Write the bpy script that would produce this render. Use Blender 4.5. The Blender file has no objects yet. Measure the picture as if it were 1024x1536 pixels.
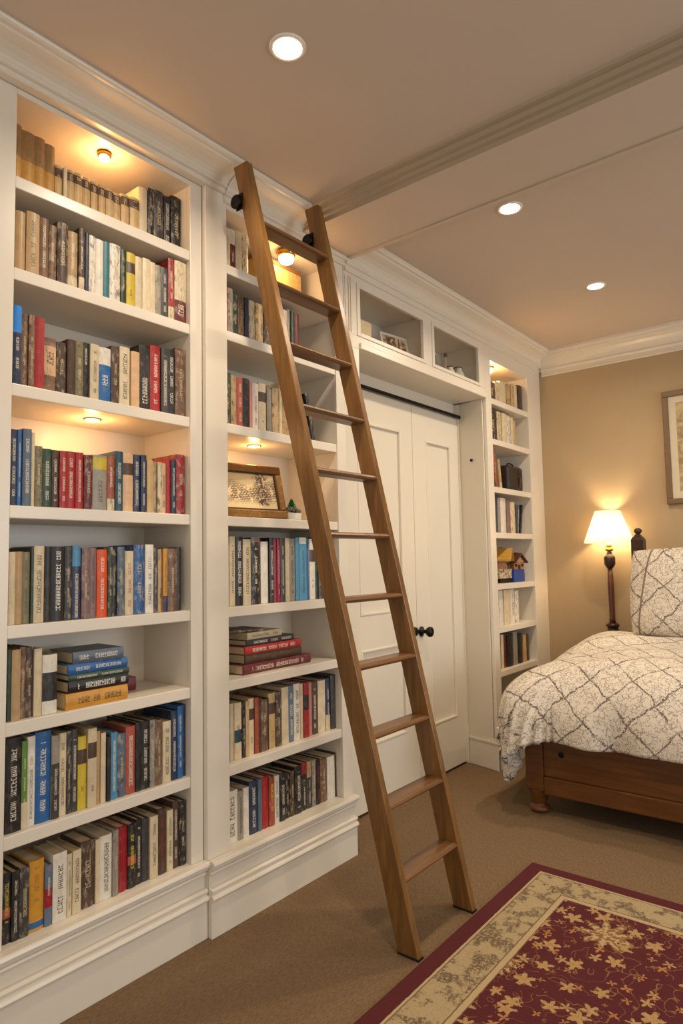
import bpy, bmesh, math, random
from mathutils import Matrix, Vector
random.seed(7)
S = bpy.context.scene
C = S.collection
PI = math.pi
# ------------------------------------------------------------------ camera
YAW, PITCH, ROLL = [math.radians(a) for a in (38.906, 4.233, -1.072)]
fw = Vector((math.cos(YAW)*math.cos(PITCH), math.sin(YAW)*math.cos(PITCH), math.sin(PITCH)))
rt0 = Vector((math.sin(YAW), -math.cos(YAW), 0)); up0 = rt0.cross(fw)
rt = rt0*math.cos(ROLL)+up0*math.sin(ROLL); up = up0*math.cos(ROLL)-rt0*math.sin(ROLL)
cd = bpy.data.cameras.new('camera'); cam = bpy.data.objects.new('camera', cd); C.objects.link(cam)
cam.matrix_world = Matrix(((rt.x, up.x, -fw.x, 0), (rt.y, up.y, -fw.y, 0), (rt.z, up.z, -fw.z, 1.25), (0, 0, 0, 1)))
cd.sensor_fit = 'HORIZONTAL'; cd.sensor_width = 36; cd.lens = 991.26/1024*36; cd.clip_start = .02
S.camera = cam
# ------------------------------------------------------------------ light and exposure
vs = S.view_settings
vs.view_transform = 'Standard'; vs.look = 'None'; vs.gamma = 1; vs.use_curve_mapping = False
vs.exposure = 0.36
WORLD = ((1.0, .955, .90), .72)
DOWN_W = 8.0; PUCK_W = .75; LAMP_W = 7.5
WARM = (1.0, .82, .62); AMBER = (1.0, .52, .18)
w = bpy.data.worlds.new('world'); S.world = w; w.use_nodes = True
bgn = w.node_tree.nodes['Background']; bgn.inputs[0].default_value = (*WORLD[0], 1); bgn.inputs[1].default_value = WORLD[1]

def spot(name, loc, watt, col, size=.09, spread=150, parent=None):
    l = bpy.data.lights.new(name, 'AREA'); l.shape = 'DISK'; l.size = size; l.energy = watt; l.color = col
    l.spread = math.radians(spread)
    o = bpy.data.objects.new(name, l); C.objects.link(o); o.location = loc
    if parent: o.parent = parent
    return o
def bulb(name, loc, watt, col, r=.02, parent=None):
    l = bpy.data.lights.new(name, 'POINT'); l.shadow_soft_size = r; l.energy = watt; l.color = col
    o = bpy.data.objects.new(name, l); C.objects.link(o); o.location = loc
    if parent: o.parent = parent
    return o

# soft daylight from an assumed, unseen window: an added area light, no window built
wl = bpy.data.lights.new('assumed_window_light', 'AREA'); wl.shape = 'RECTANGLE'; wl.size = 1.5; wl.size_y = 1.3; wl.energy = 34; wl.color = (.80, .89, 1.0)
wo = bpy.data.objects.new('assumed_window_light', wl); C.objects.link(wo); wo.location = (2.9, -3.15, 1.45); wo.rotation_euler = (PI/2, 0, 0)

# ------------------------------------------------------------------ helpers
def s2l(c): return tuple(((v/12.92) if v <= .04045 else ((v+.055)/1.055)**2.4) for v in [q/255. for q in c])
def tag(o, label=None, cat=None, group=None, kind=None):
    if label: o['label'] = label
    if cat: o['category'] = cat
    if group: o['group'] = group
    if kind: o['kind'] = kind
    return o
def thing(name, label, cat, loc=(0, 0, 0), rz=0, group=None):
    o = bpy.data.objects.new(name, None); C.objects.link(o); o.location = loc; o.rotation_euler = (0, 0, rz)
    o.empty_display_size = .05
    return tag(o, label, cat, group)
def link(name, bm, mat, parent=None, loc=None, smooth=False, bevel=0, seg=2):
    me = bpy.data.meshes.new(name)
    bmesh.ops.recalc_face_normals(bm, faces=bm.faces)
    bm.to_mesh(me); bm.free()
    for m in (mat if isinstance(mat, (list, tuple)) else [mat]): me.materials.append(m)
    o = bpy.data.objects.new(name, me); C.objects.link(o)
    if smooth:
        for p in me.polygons: p.use_smooth = True
    if parent is not None: o.parent = parent
    if loc is not None: o.location = loc
    if bevel:
        b = o.modifiers.new('bevel', 'BEVEL'); b.width = bevel; b.segments = seg; b.limit_method = 'ANGLE'; b.angle_limit = math.radians(40)
    return o
def box(bm, x0, x1, y0, y1, z0, z1, mi=0):
    v = [bm.verts.new((x, y, z)) for x in (x0, x1) for y in (y0, y1) for z in (z0, z1)]
    for q in ((0, 1, 3, 2), (4, 6, 7, 5), (0, 4, 5, 1), (2, 3, 7, 6), (0, 2, 6, 4), (1, 5, 7, 3)):
        f = bm.faces.new([v[i] for i in q]); f.material_index = mi
    return v
def hexa(bm, b4, t4):
    b = [bm.verts.new(p) for p in b4]; t = [bm.verts.new(p) for p in t4]
    bm.faces.new(b); bm.faces.new(t[::-1])
    for i in range(4): bm.faces.new((b[i], b[(i+1) % 4], t[(i+1) % 4], t[i]))
def boxes(*bs):
    bm = bmesh.new()
    for b in bs: box(bm, *b)
    return bm
def extr(bm, prof, axis, a, b):
    """closed profile of (p, z) extruded along x or y from a to b"""
    def P(q, t): return (t, q[0], q[1]) if axis == 'x' else (q[0], t, q[1])
    A = [bm.verts.new(P(q, a)) for q in prof]; B = [bm.verts.new(P(q, b)) for q in prof]
    n = len(prof)
    for i in range(n): bm.faces.new((A[i], A[(i+1) % n], B[(i+1) % n], B[i]))
    bm.faces.new(A[::-1]); bm.faces.new(B)
def lathe(bm, prof, cx=0, cy=0, seg=32, mi=0):
    rings = []
    for r, z in prof:
        rings.append([bm.verts.new((cx+r*math.cos(2*PI*i/seg), cy+r*math.sin(2*PI*i/seg), z)) for i in range(seg)] if r > 1e-5 else [bm.verts.new((cx, cy, z))])
    for a, b in zip(rings, rings[1:]):
        for i in range(seg):
            j = (i+1) % seg
            if len(a) == 1 and len(b) == 1: continue
            if len(a) == 1: f = bm.faces.new((a[0], b[j], b[i]))
            elif len(b) == 1: f = bm.faces.new((a[i], a[j], b[0]))
            else: f = bm.faces.new((a[i], a[j], b[j], b[i]))
            f.material_index = mi
def tube(bm, pts, r, seg=8, closed=False):
    pts = [Vector(p) for p in pts]; n = len(pts); rings = []
    for i, p in enumerate(pts):
        a = pts[(i-1) % n] if (i or closed) else pts[0]; b = pts[(i+1) % n] if (i < n-1 or closed) else pts[-1]
        d = (b-a).normalized(); u = d.cross(Vector((0, 0, 1)))
        if u.length < .1: u = d.cross(Vector((1, 0, 0)))
        u.normalize(); v = d.cross(u); rr = r[i] if isinstance(r, (list, tuple)) else r
        rings.append([bm.verts.new(p+u*rr*math.cos(2*PI*k/seg)+v*rr*math.sin(2*PI*k/seg)) for k in range(seg)])
    for i in range(n if closed else n-1):
        a, b = rings[i], rings[(i+1) % n]
        for k in range(seg): bm.faces.new((a[k], a[(k+1) % seg], b[(k+1) % seg], b[k]))
    if not closed: bm.faces.new(rings[0][::-1]); bm.faces.new(rings[-1])

# ------------------------------------------------------------------ materials
class NT:
    def __init__(s, name):
        s.m = bpy.data.materials.new(name); s.m.use_nodes = True; s.t = s.m.node_tree
        s.p = s.t.nodes['Principled BSDF']; s.out = s.t.nodes['Material Output']
    def n(s, typ, **kw):
        x = s.t.nodes.new(typ)
        for k, v in kw.items(): setattr(x, k, v)
        return x
    def set(s, sock, v):
        if isinstance(v, bpy.types.NodeSocket): s.t.links.new(v, sock)
        elif v is not None: sock.default_value = v
    def math(s, op, a, b=None, c=None, clamp=False):
        x = s.n('ShaderNodeMath', operation=op, use_clamp=clamp)
        for i, v in enumerate((a, b, c)):
            if v is not None: s.set(x.inputs[i], v)
        return x.outputs[0]
    def vmath(s, op, a, b=None, out=0):
        x = s.n('ShaderNodeVectorMath', operation=op)
        for i, v in enumerate((a, b)):
            if v is not None: s.set(x.inputs[i], v)
        return x.outputs[out]
    def mix(s, f, a, b):
        x = s.n('ShaderNodeMix', data_type='RGBA')
        s.set(x.inputs[0], f)
        s.set(x.inputs[6], (*a, 1) if isinstance(a, tuple) and len(a) == 3 else a)
        s.set(x.inputs[7], (*b, 1) if isinstance(b, tuple) and len(b) == 3 else b)
        return x.outputs[2]
    def co(s, which='Object'): return s.n('ShaderNodeTexCoord').outputs[which]
    def map(s, v, scale=(1, 1, 1), rot=(0, 0, 0), loc=(0, 0, 0)):
        x = s.n('ShaderNodeMapping'); s.set(x.inputs[0], v)
        x.inputs['Scale'].default_value = scale; x.inputs['Rotation'].default_value = rot; x.inputs['Location'].default_value = loc
        return x.outputs[0]
    def noise(s, v, scale, detail=3, rough=.5, out=0, dist=0):
        x = s.n('ShaderNodeTexNoise'); s.set(x.inputs['Vector'], v); s.set(x.inputs['Scale'], scale)
        x.inputs['Detail'].default_value = detail; x.inputs['Roughness'].default_value = rough; x.inputs['Distortion'].default_value = dist
        return x.outputs[out]
    def vor(s, v, scale, feature='F1', rnd=1, dims='3D'):
        x = s.n('ShaderNodeTexVoronoi', feature=feature, voronoi_dimensions=dims); s.set(x.inputs['Vector'], v)
        x.inputs['Scale'].default_value = scale; x.inputs['Randomness'].default_value = rnd
        return x
    def sep(s, v):
        x = s.n('ShaderNodeSeparateXYZ'); s.set(x.inputs[0], v); return x.outputs
    def step(s, v, a, b):   # smooth 0..1 from a to b
        x = s.n('ShaderNodeMapRange', interpolation_type='SMOOTHSTEP'); s.set(x.inputs[0], v)
        s.set(x.inputs[1], a); s.set(x.inputs[2], b); return x.outputs[0]
    def bump(s, h, strength=.3, dist=.002):
        x = s.n('ShaderNodeBump'); x.inputs['Strength'].default_value = strength; x.inputs['Distance'].default_value = dist
        s.set(x.inputs['Height'], h); s.set(s.p.inputs['Normal'], x.outputs[0])
    def base(s, v): s.set(s.p.inputs['Base Color'], (*v, 1) if isinstance(v, tuple) and len(v) == 3 else v)
    def rough(s, v): s.set(s.p.inputs['Roughness'], v)
    def attr(s, name):
        x = s.n('ShaderNodeAttribute', attribute_type='OBJECT', attribute_name=name); return x.outputs

def plain(name, rgb, rough=.5, metal=0, var=.06, scale=30, bump=0):
    k = NT(name); c = s2l(rgb)
    f = k.noise(k.co(), scale, 4)
    k.base(k.mix(f, tuple(v*(1-var) for v in c), tuple(min(1, v*(1+var)) for v in c)))
    k.rough(rough); k.p.inputs['Metallic'].default_value = metal
    if bump: k.bump(f, bump, .002)
    return k.m
def wood(name, rgb, dark, rough=.38, axis='z', sc=1.0):
    k = NT(name)
    sx = {'z': (26, 26, 1.6), 'y': (26, 1.6, 26), 'x': (1.6, 26, 26)}[axis]
    v = k.map(k.co(), tuple(q*sc for q in sx))
    a = k.noise(v, 1.6, 5, .6, dist=.6); b = k.noise(v, 7, 4, .7)
    f = k.math('MULTIPLY_ADD', b, .4, k.math('MULTIPLY', k.step(a, .3, .72), .6))
    k.base(k.mix(f, s2l(dark), s2l(rgb))); k.rough(rough); k.bump(b, .12, .001)
    return k.m
def emit(name, rgb, st):
    k = NT(name); k.base((.8, .8, .8)); k.p.inputs['Emission Color'].default_value = (*rgb, 1); k.p.inputs['Emission Strength'].default_value = st
    return k.m

M = {}
M['paint'] = plain('cream_paint', (224, 214, 196), .32, var=.012, scale=6)
M['door'] = plain('door_paint', (226, 217, 198), .35, var=.012, scale=6)
M['wallpaint'] = plain('beige_wall_paint', (178, 155, 119), .75, var=.02, scale=9, bump=.02)
M['ceil'] = plain('ceiling_paint', (202, 187, 170), .85, var=.012, scale=5)
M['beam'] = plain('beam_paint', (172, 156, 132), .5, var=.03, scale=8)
M['black'] = plain('black_metal', (22, 20, 19), .35, .6)
M['rubber'] = plain('black_rubber', (20, 18, 17), .8)
M['ladder'] = wood('golden_oak_ladder', (144, 102, 52), (98, 66, 31), .34)
M['rung'] = wood('oak_rung', (128, 88, 50), (86, 55, 30), .36, 'x')
M['bedwood'] = wood('honey_pine_bed', (118, 72, 28), (76, 43, 15), .35, 'y')
M['darkwood'] = wood('dark_walnut', (74, 42, 26), (36, 20, 14), .3)
M['pages'] = plain('book_pages', (206, 186, 150), .85, var=.12, scale=120)
M['white_ceramic'] = plain('white_ceramic', (226, 220, 206), .25)
M['gold'] = plain('gilt_gold', (128, 88, 36), .38, .5, var=.6, scale=120, bump=1.0)
M['brass'] = plain('brass', (190, 140, 60), .3, .9)
M['lens'] = emit('lit_lens', (1.0, .86, .66), 22)
M['puck'] = emit('lit_puck', (1.0, .78, .48), 26)
M['ringm'] = plain('light_trim_ring', (235, 225, 208), .4)
# ------------------------------------------------------------------ room shell
HC = 2.70; WX = 4.55
def carpet():
    k = NT('tan_loop_carpet'); c = k.co()
    a = k.noise(c, 330, 2, .6); b = k.noise(k.map(c, (1, 3, 1), (0, 0, .6)), 60, 3); d = k.vor(c, 260).outputs[0]
    f = k.math('MULTIPLY_ADD', a, .55, k.math('MULTIPLY', b, .45))
    k.base(k.mix(k.step(f, .3, .72), s2l((96, 74, 48)), s2l((138, 111, 78)))); k.rough(.95)
    k.bump(k.math('ADD', a, d), .6, .003); return k.m
tag(link('floor', boxes((-1.6, 4.75, -3.2, 2.3, -.1, 0)), carpet()), kind='structure')
tag(link('ceiling', boxes((-1.6, 4.75, -3.2, 2.3, HC, HC+.1)), M['ceil']), kind='structure')
tag(link('wall_right', boxes((WX, WX+.12, -3.2, 2.3, 0, HC)), M['wallpaint']), kind='structure')
tag(link('wall_left', boxes((-1.6, WX, 2.125, 2.25, 0, HC)), M['paint']), kind='structure')
# lintel above the sliding doors
tag(link('trim_1', boxes((2.295, 3.72, 2.05, 2.124, 2.13, 2.232)), M['paint']), kind='structure')
CROWN = [(0, 0), (.009, 0), (.013, .004), (.009, .009), (.009, .022), (.020, .024), (.026, .030), (.020, .036), (.024, .040), (.030, .050), (.042, .060), (.062, .069), (.088, .075), (.098, .078), (.098, .084), (.112, .085), (.119, .092), (.119, .104)]
def crown(name, y, x0, x1, zb, zt=HC, proj=1.0):
    s = (zt-zb)/.104
    prof = [(y-p*proj, zb+z*s) for p, z in CROWN]+[(y+.02, zt), (y+.02, zb)]
    bm = bmesh.new(); extr(bm, prof, 'x', x0, x1)
    return tag(link(name, bm, M['paint'], bevel=.0015, seg=1), kind='structure')
crown('trim_2', 1.815, .55, 1.585, 2.622, proj=1.05)
crown('trim_3', 1.818, 1.586, 2.30, 2.592, proj=1.0)
crown('trim_4', 1.818, 2.301, WX-.001, 2.575, proj=1.0)
# crown of the far wall
bm = bmesh.new()
prof = [(WX-p*.95, 2.54+z*(.16/.104)) for p, z in CROWN]+[(WX, HC), (WX, 2.54)]
extr(bm, prof, 'y', -3.2, 1.80); tag(link('trim_5', bm, M['paint'], bevel=.0015, seg=1), kind='structure')
# dropped ceiling beam with a moulded near side
bm = bmesh.new()
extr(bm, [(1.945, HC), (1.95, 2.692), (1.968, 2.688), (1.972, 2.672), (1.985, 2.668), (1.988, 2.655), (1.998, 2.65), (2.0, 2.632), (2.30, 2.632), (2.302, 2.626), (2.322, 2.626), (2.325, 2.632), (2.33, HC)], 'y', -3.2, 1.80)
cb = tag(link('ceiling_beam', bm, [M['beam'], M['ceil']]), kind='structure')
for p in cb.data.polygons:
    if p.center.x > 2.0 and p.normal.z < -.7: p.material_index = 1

# ------------------------------------------------------------------ bookcases
SH = .036
def skirt(name, parent, x0, x1, yf, ztop=.25):
    """plinth board with the two moulded steps seen below every bookcase"""
    bm = bmesh.new()
    z = ztop
    prof = [(yf-.002, 0), (yf-.020, 0), (yf-.020, .118), (yf-.027, .121), (yf-.031, .129), (yf-.027, .137), (yf-.020, .140), (yf-.020, .146), (yf-.025, .150), (yf-.025, .156), (yf-.016, .160), (yf-.006, .162),
            (yf-.006, z-.050), (yf-.014, z-.048), (yf-.017, z-.042), (yf-.014, z-.036), (yf-.018, z-.033), (yf-.026, z-.026), (yf-.026, z-.020), (yf-.033, z-.018), (yf-.035, z-.010), (yf-.032, z-.002), (yf-.028, z), (yf-.002, z)]
    extr(bm, prof, 'x', x0, x1)
    return link(name, bm, M['paint'], parent, bevel=.001, seg=1)
def bookcase(label, x0, xl, xr, x1, yf, ztop, shelves, yb=2.118, zc=HC, floor_z=.25, skx=None):
    r = thing('bookcase', label, 'bookcase')
    link('stile', boxes((x0, xl, yf, yf+.022, .0, zc)), M['paint'], r, bevel=.002)
    link('stile', boxes((xr, x1, yf, yf+.022, .0, zc)), M['paint'], r, bevel=.002)
    link('top_rail', boxes((xl, xr, yf, yf+.022, ztop, zc)), M['paint'], r)
    link('side_panel', boxes((xl-.018, xl, yf+.022, yb, .0, zc)), M['paint'], r)
    link('side_panel', boxes((xr, xr+.018, yf+.022, yb, .0, zc)), M['paint'], r)
    link('back_panel', boxes((xl, xr, yb-.008, yb, .0, zc)), M['paint'], r)
    link('top_panel', boxes((xl, xr, yf+.022, yb-.008, ztop, ztop+.02)), M['paint'], r)
    link('bottom_panel', boxes((xl, xr, yf-.003, yb-.008, floor_z-.036, floor_z)), M['paint'], r, bevel=.002)
    for z in shelves:
        link('shelf', boxes((xl, xr, yf+.004, yb-.008, z-SH, z)), M['paint'], r, bevel=.0025)
    a, b = skx or (x0, x1)
    skirt('skirting', r, a, b, yf)
    return r
YA, YB = 1.838, 1.818
bookcase('tall cream built-in bookcase with eight full rows, left of the ladder', .55, .833, 1.447, 1.499 , YA, 2.606, [2.364, 2.095, 1.762, 1.42, 1.091, .831, .535], skx=(.55, 1.50))
bookcase('cream built-in bookcase right behind the leaning wooden ladder', 1.500, 1.6, 2.232, 2.294, YB, 2.575, [2.364, 2.11, 1.762, 1.42, 1.091, .831, .535], skx=(1.5, 2.297))
bookcase('narrow cream bookcase between the white doors and the beige wall', 3.69, 3.765, 4.33, WX-.002, YB, 2.49, [2.252, 1.995, 1.693, 1.408, 1.09, .826, .562], skx=(3.66, WX-.002))
# the two small step blocks on the middle bookcase's left foot
# ------------------------------------------------------------------ cabinet over the doors
cab = thing('overdoor_cabinet', 'cream glass-fronted cabinet spanning above the two white doors', 'cabinet')
cx0, cx1, cz0, cz1 = 2.297, 3.688, 2.232, HC
D1 = (2.405, 2.985); D2 = (3.075, 3.615)
OZ0, OZ1 = 2.305, 2.535
link('cabinet_bottom', boxes((cx0, cx1, YB+.022, 2.118, cz0, 2.298)), M['paint'], cab)
link('front_rail', boxes((cx0, cx1, YB, YB+.022, cz0, OZ0-.012), (cx0, cx1, YB, YB+.022, OZ1+.012, HC), (cx0, D1[0]-.012, YB, YB+.022, OZ0-.012, OZ1+.012),
     (D1[1]+.012, D2[0]-.012, YB, YB+.022, OZ0-.012, OZ1+.012), (D2[1]+.012, cx1, YB, YB+.022, OZ0-.012, OZ1+.012)), M['paint'], cab, bevel=.0015)
link('corner_block', boxes((cx0, 2.405, YB, YB+.05, 2.075, cz0)), M['paint'], cab, bevel=.002)
link('light_rail', boxes((cx0+.11, cx1, YB-.012, YB, cz0, cz0+.03)), M['paint'], cab, bevel=.004)
link('divider', boxes((3.02, 3.045, YB+.022, 2.11, 2.2982, HC)), M['paint'], cab)
link('back_panel', boxes((cx0, cx1, 2.11, 2.118, 2.2982, HC)), M['paint'], cab)
link('cabinet_top', boxes((cx0, cx1, YB+.022, 2.11, 2.565, 2.585)), M['paint'], cab)
link('end_panel', boxes((cx1-.02, cx1, YB+.022, 2.11, 2.2982, HC)), M['paint'], cab)
link('fluting', boxes((2.305, 2.31, YB-.004, YB, 2.30, 2.56), (2.33, 2.335, YB-.005, YB, 2.30, 2.56), (2.345, 2.35, YB-.005, YB, 2.30, 2.56)), M['paint'], cab)
k = NT('cabinet_glass'); gl = k.n('ShaderNodeBsdfGlossy'); gl.inputs['Roughness'].default_value = .02; tr = k.n('ShaderNodeBsdfTransparent')
fr = k.n('ShaderNodeLayerWeight'); fr.inputs[0].default_value = .5; mx = k.n('ShaderNodeMixShader')
k.set(mx.inputs[0], k.math('MULTIPLY_ADD', k.math('POWER', fr.outputs[1], 4.0), .5, .03)); k.set(mx.inputs[1], tr.outputs[0]); k.set(mx.inputs[2], gl.outputs[0]); k.set(k.out.inputs[0], mx.outputs[0]); M['glass'] = k.m
for a, b in (D1, D2):
    d = link('glazed_door', boxes((a-.011, a+.012, YB-.004, YB+.016, OZ0-.011, OZ1+.011), (b-.012, b+.011, YB-.004, YB+.016, OZ0-.011, OZ1+.011),
        (a+.012, b-.012, YB-.004, YB+.016, OZ0-.011, OZ0+.008), (a+.012, b-.012, YB-.004, YB+.016, OZ1-.008, OZ1+.011)), M['paint'], cab, bevel=.002)
    link('glass_pane', boxes((a+.012, b-.012, YB+.004, YB+.008, OZ0+.008, OZ1-.008)), M['glass'], d)
# ------------------------------------------------------------------ jamb, doors, track
bm = bmesh.new(); hexa(bm, [(3.675, YB+.0225, 0), (3.688, YB+.0225, 0), (3.76, 2.124, 0), (3.735, 2.124, 0)], [(3.675, YB+.0225, 2.231), (3.688, YB+.0225, 2.231), (3.76, 2.124, 2.231), (3.735, 2.124, 2.231)])
jm = tag(link('trim_6', bm, M['paint']), kind='structure')
bm = bmesh.new()
hexa(bm, [(3.70, 2.02, 0), (3.73, 2.02, 0), (3.735, 2.05, 0), (3.70, 2.05, 0)], [(3.70, 2.02, 2.231), (3.73, 2.02, 2.231), (3.735, 2.05, 2.231), (3.70, 2.05, 2.231)])
tag(link('trim_7', bm, M['paint'], bevel=.003), kind='structure')
bm = bmesh.new()
for (t, za, zb_) in ((.016, 0, .15), (.022, .15, .165), (.012, .165, .18)):
    hexa(bm, [(3.675-t, YB-.02, za), (3.674, YB-.02, za), (3.727, 2.02, za), (3.727-t, 2.02, za)], [(3.675-t, YB-.02, zb_), (3.674, YB-.02, zb_), (3.727, 2.02, zb_), (3.727-t, 2.02, zb_)])
tag(link('baseboard_right', bm, M['paint'], bevel=.002), kind='structure')
bm = bmesh.new(); lathe(bm, [(0, 0), (.009, 0), (.009, .006), (0, .006)], seg=16)
o = tag(link('jamb_catch', bm, M['black'], None, (3.69, 1.93, 1.86)), 'small black catch screwed into the cream door jamb', 'catch'); o.rotation_euler = (PI/2, 0, -PI/2)
def pdoor(name, x0, x1, panels, y=2.03):
    z0, z1 = .016, 2.135
    bm = bmesh.new(); t = .035
    xs = sorted({x0, x1, panels[0][0], panels[0][1]}); 
    box(bm, x0, panels[0][0], y, y+t, z0, z1); box(bm, panels[0][1], x1, y, y+t, z0, z1)
    zz = z0
    for (a, b, p0, p1) in panels:
        box(bm, a, b, y, y+t, zz, p0); zz = p1
    box(bm, panels[0][0], panels[0][1], y, y+t, zz, z1)
    d = link(name, bm, M['door']); tag(d, kind='structure')
    for (a, b, p0, p1) in panels:
        link('door_panel', boxes((a, b, y+.012, y+t-.004, p0, p1)), M['door'], d)
        bm = bmesh.new(); w_ = .014
        for (u0, u1, v0, v1) in ((a, a+w_, p0, p1), (b-w_, b, p0, p1), (a+w_, b-w_, p0, p0+w_), (a+w_, b-w_, p1-w_, p1)):
            box(bm, u0, u1, y-.004, y+.013, v0, v1)
        link('panel_moulding', bm, M['door'], d, bevel=.004)
    return d
dl = pdoor('door_1', 2.44, 3.168, [(2.65, 3.05, .32, .80), (2.65, 3.05, .97, 1.97)])
dr = pdoor('door_2', 3.172, 3.70, [(3.31, 3.60, .30, 1.95)])
bm = bmesh.new(); lathe(bm, [(0, 0), (.027, 0), (.028, .006), (.011, .012), (.010, .034), (.022, .042), (.029, .054), (.027, .068), (.014, .076), (0, .078)], seg=24)
kb = link('door_knob', bm, M['black'], dr, (3.21, 2.029, .845), smooth=True); kb.rotation_euler = (PI/2, 0, 0)
bm = bmesh.new(); lathe(bm, [(0, 0), (.024, 0), (.026, .01), (.02, .02), (0, .022)], seg=24)
kb = link('door_pull', bm, M['black'], dl, (3.135, 2.029, .85), smooth=True); kb.rotation_euler = (PI/2, 0, 0)
tk = link('door_track', boxes((2.41, 3.74, 2.008, 2.024, 2.136, 2.156)), M['black'], bevel=.003)
tag(tk, 'slim black sliding track above the two white doors', 'door track')
# ------------------------------------------------------------------ recessed ceiling lights
def downlight(x, y, label, on=True):
    r = thing('recessed_light', label, 'ceiling light', (x, y, HC), 0, 'recessed ceiling lights')
    bm = bmesh.new(); lathe(bm, [(.040, -.001), (.041, -.005), (.050, -.005), (.053, -.001), (.053, .0), (.040, .0)], seg=40)
    link('trim_ring', bm, M['ringm'], r, smooth=True)
    bm = bmesh.new(); lathe(bm, [(0, -.006), (.02, -.0055), (.040, -.002), (.040, -.0005), (0, -.0005)], seg=40)
    link('lens', bm, M['lens'], r, smooth=True)
    spot('downlight_lamp', (0, 0, -.012), DOWN_W, WARM, .075, 155, r)
    return r
downlight(1.293, 1.208, 'round lit ceiling light nearest the camera, above the left bookcase')
downlight(2.514, 1.10, 'round lit ceiling light just past the painted beam')
downlight(3.561, 1.09, 'round lit ceiling light farthest from the camera, near the beige wall')
downlight(1.293, -.75, 'added unseen ceiling light behind the camera, near the rug')  # out-of-view fixture, added only to give the room more light
downlight(3.0, -.75, 'unseen ceiling light added over the near side of the bed')  # second added fixture, also unseen, brightens the bed side
def puck(x, y, z, label, r_=.022, wt=None, deep=.012, dome=1.0):
    r = thing('puck_light', label, 'puck light', (x, y, z), 0, 'small puck lights inside the bookcases')
    bm = bmesh.new(); lathe(bm, [(0, 0), (r_+.004, 0), (r_+.005, -deep*.7), (r_, -deep), (r_*.9, -deep*.9)], seg=24)
    link('housing', bm, M['brass'], r, smooth=True)
    bm = bmesh.new(); lathe(bm, [(r_*.92, -deep*.85), (r_*.95, -deep-.3*r_*dome), (r_*.75, -deep-.65*r_*dome), (r_*.4, -deep-.85*r_*dome), (0, -deep-.92*r_*dome)], seg=24)
    link('lens', bm, M['puck'], r, smooth=True)
    bulb('puck_lamp', (0, 0, -deep-r_-.024), wt or PUCK_W, AMBER, .02, r)
puck(1.145, 1.90, 2.606, 'small puck light glowing under the top of the left bookcase', .017, .9, .016)
puck(1.146, 1.96, 1.762-SH, 'small puck light glowing over the fourth row of the left bookcase', .024, None, .004, .12)
puck(1.99, 1.882, 2.575, 'bright round bulb in the top cell behind the ladder rungs', .034, .55, .03)
puck(1.857, 1.95, 1.762-SH, 'small puck light shining down on the gilt picture frame', .024, .6, .004, .12)
puck(3.90, 1.90, 2.49, 'bright puck light in the top cell of the narrow bookcase', .034, 1.3)
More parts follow.
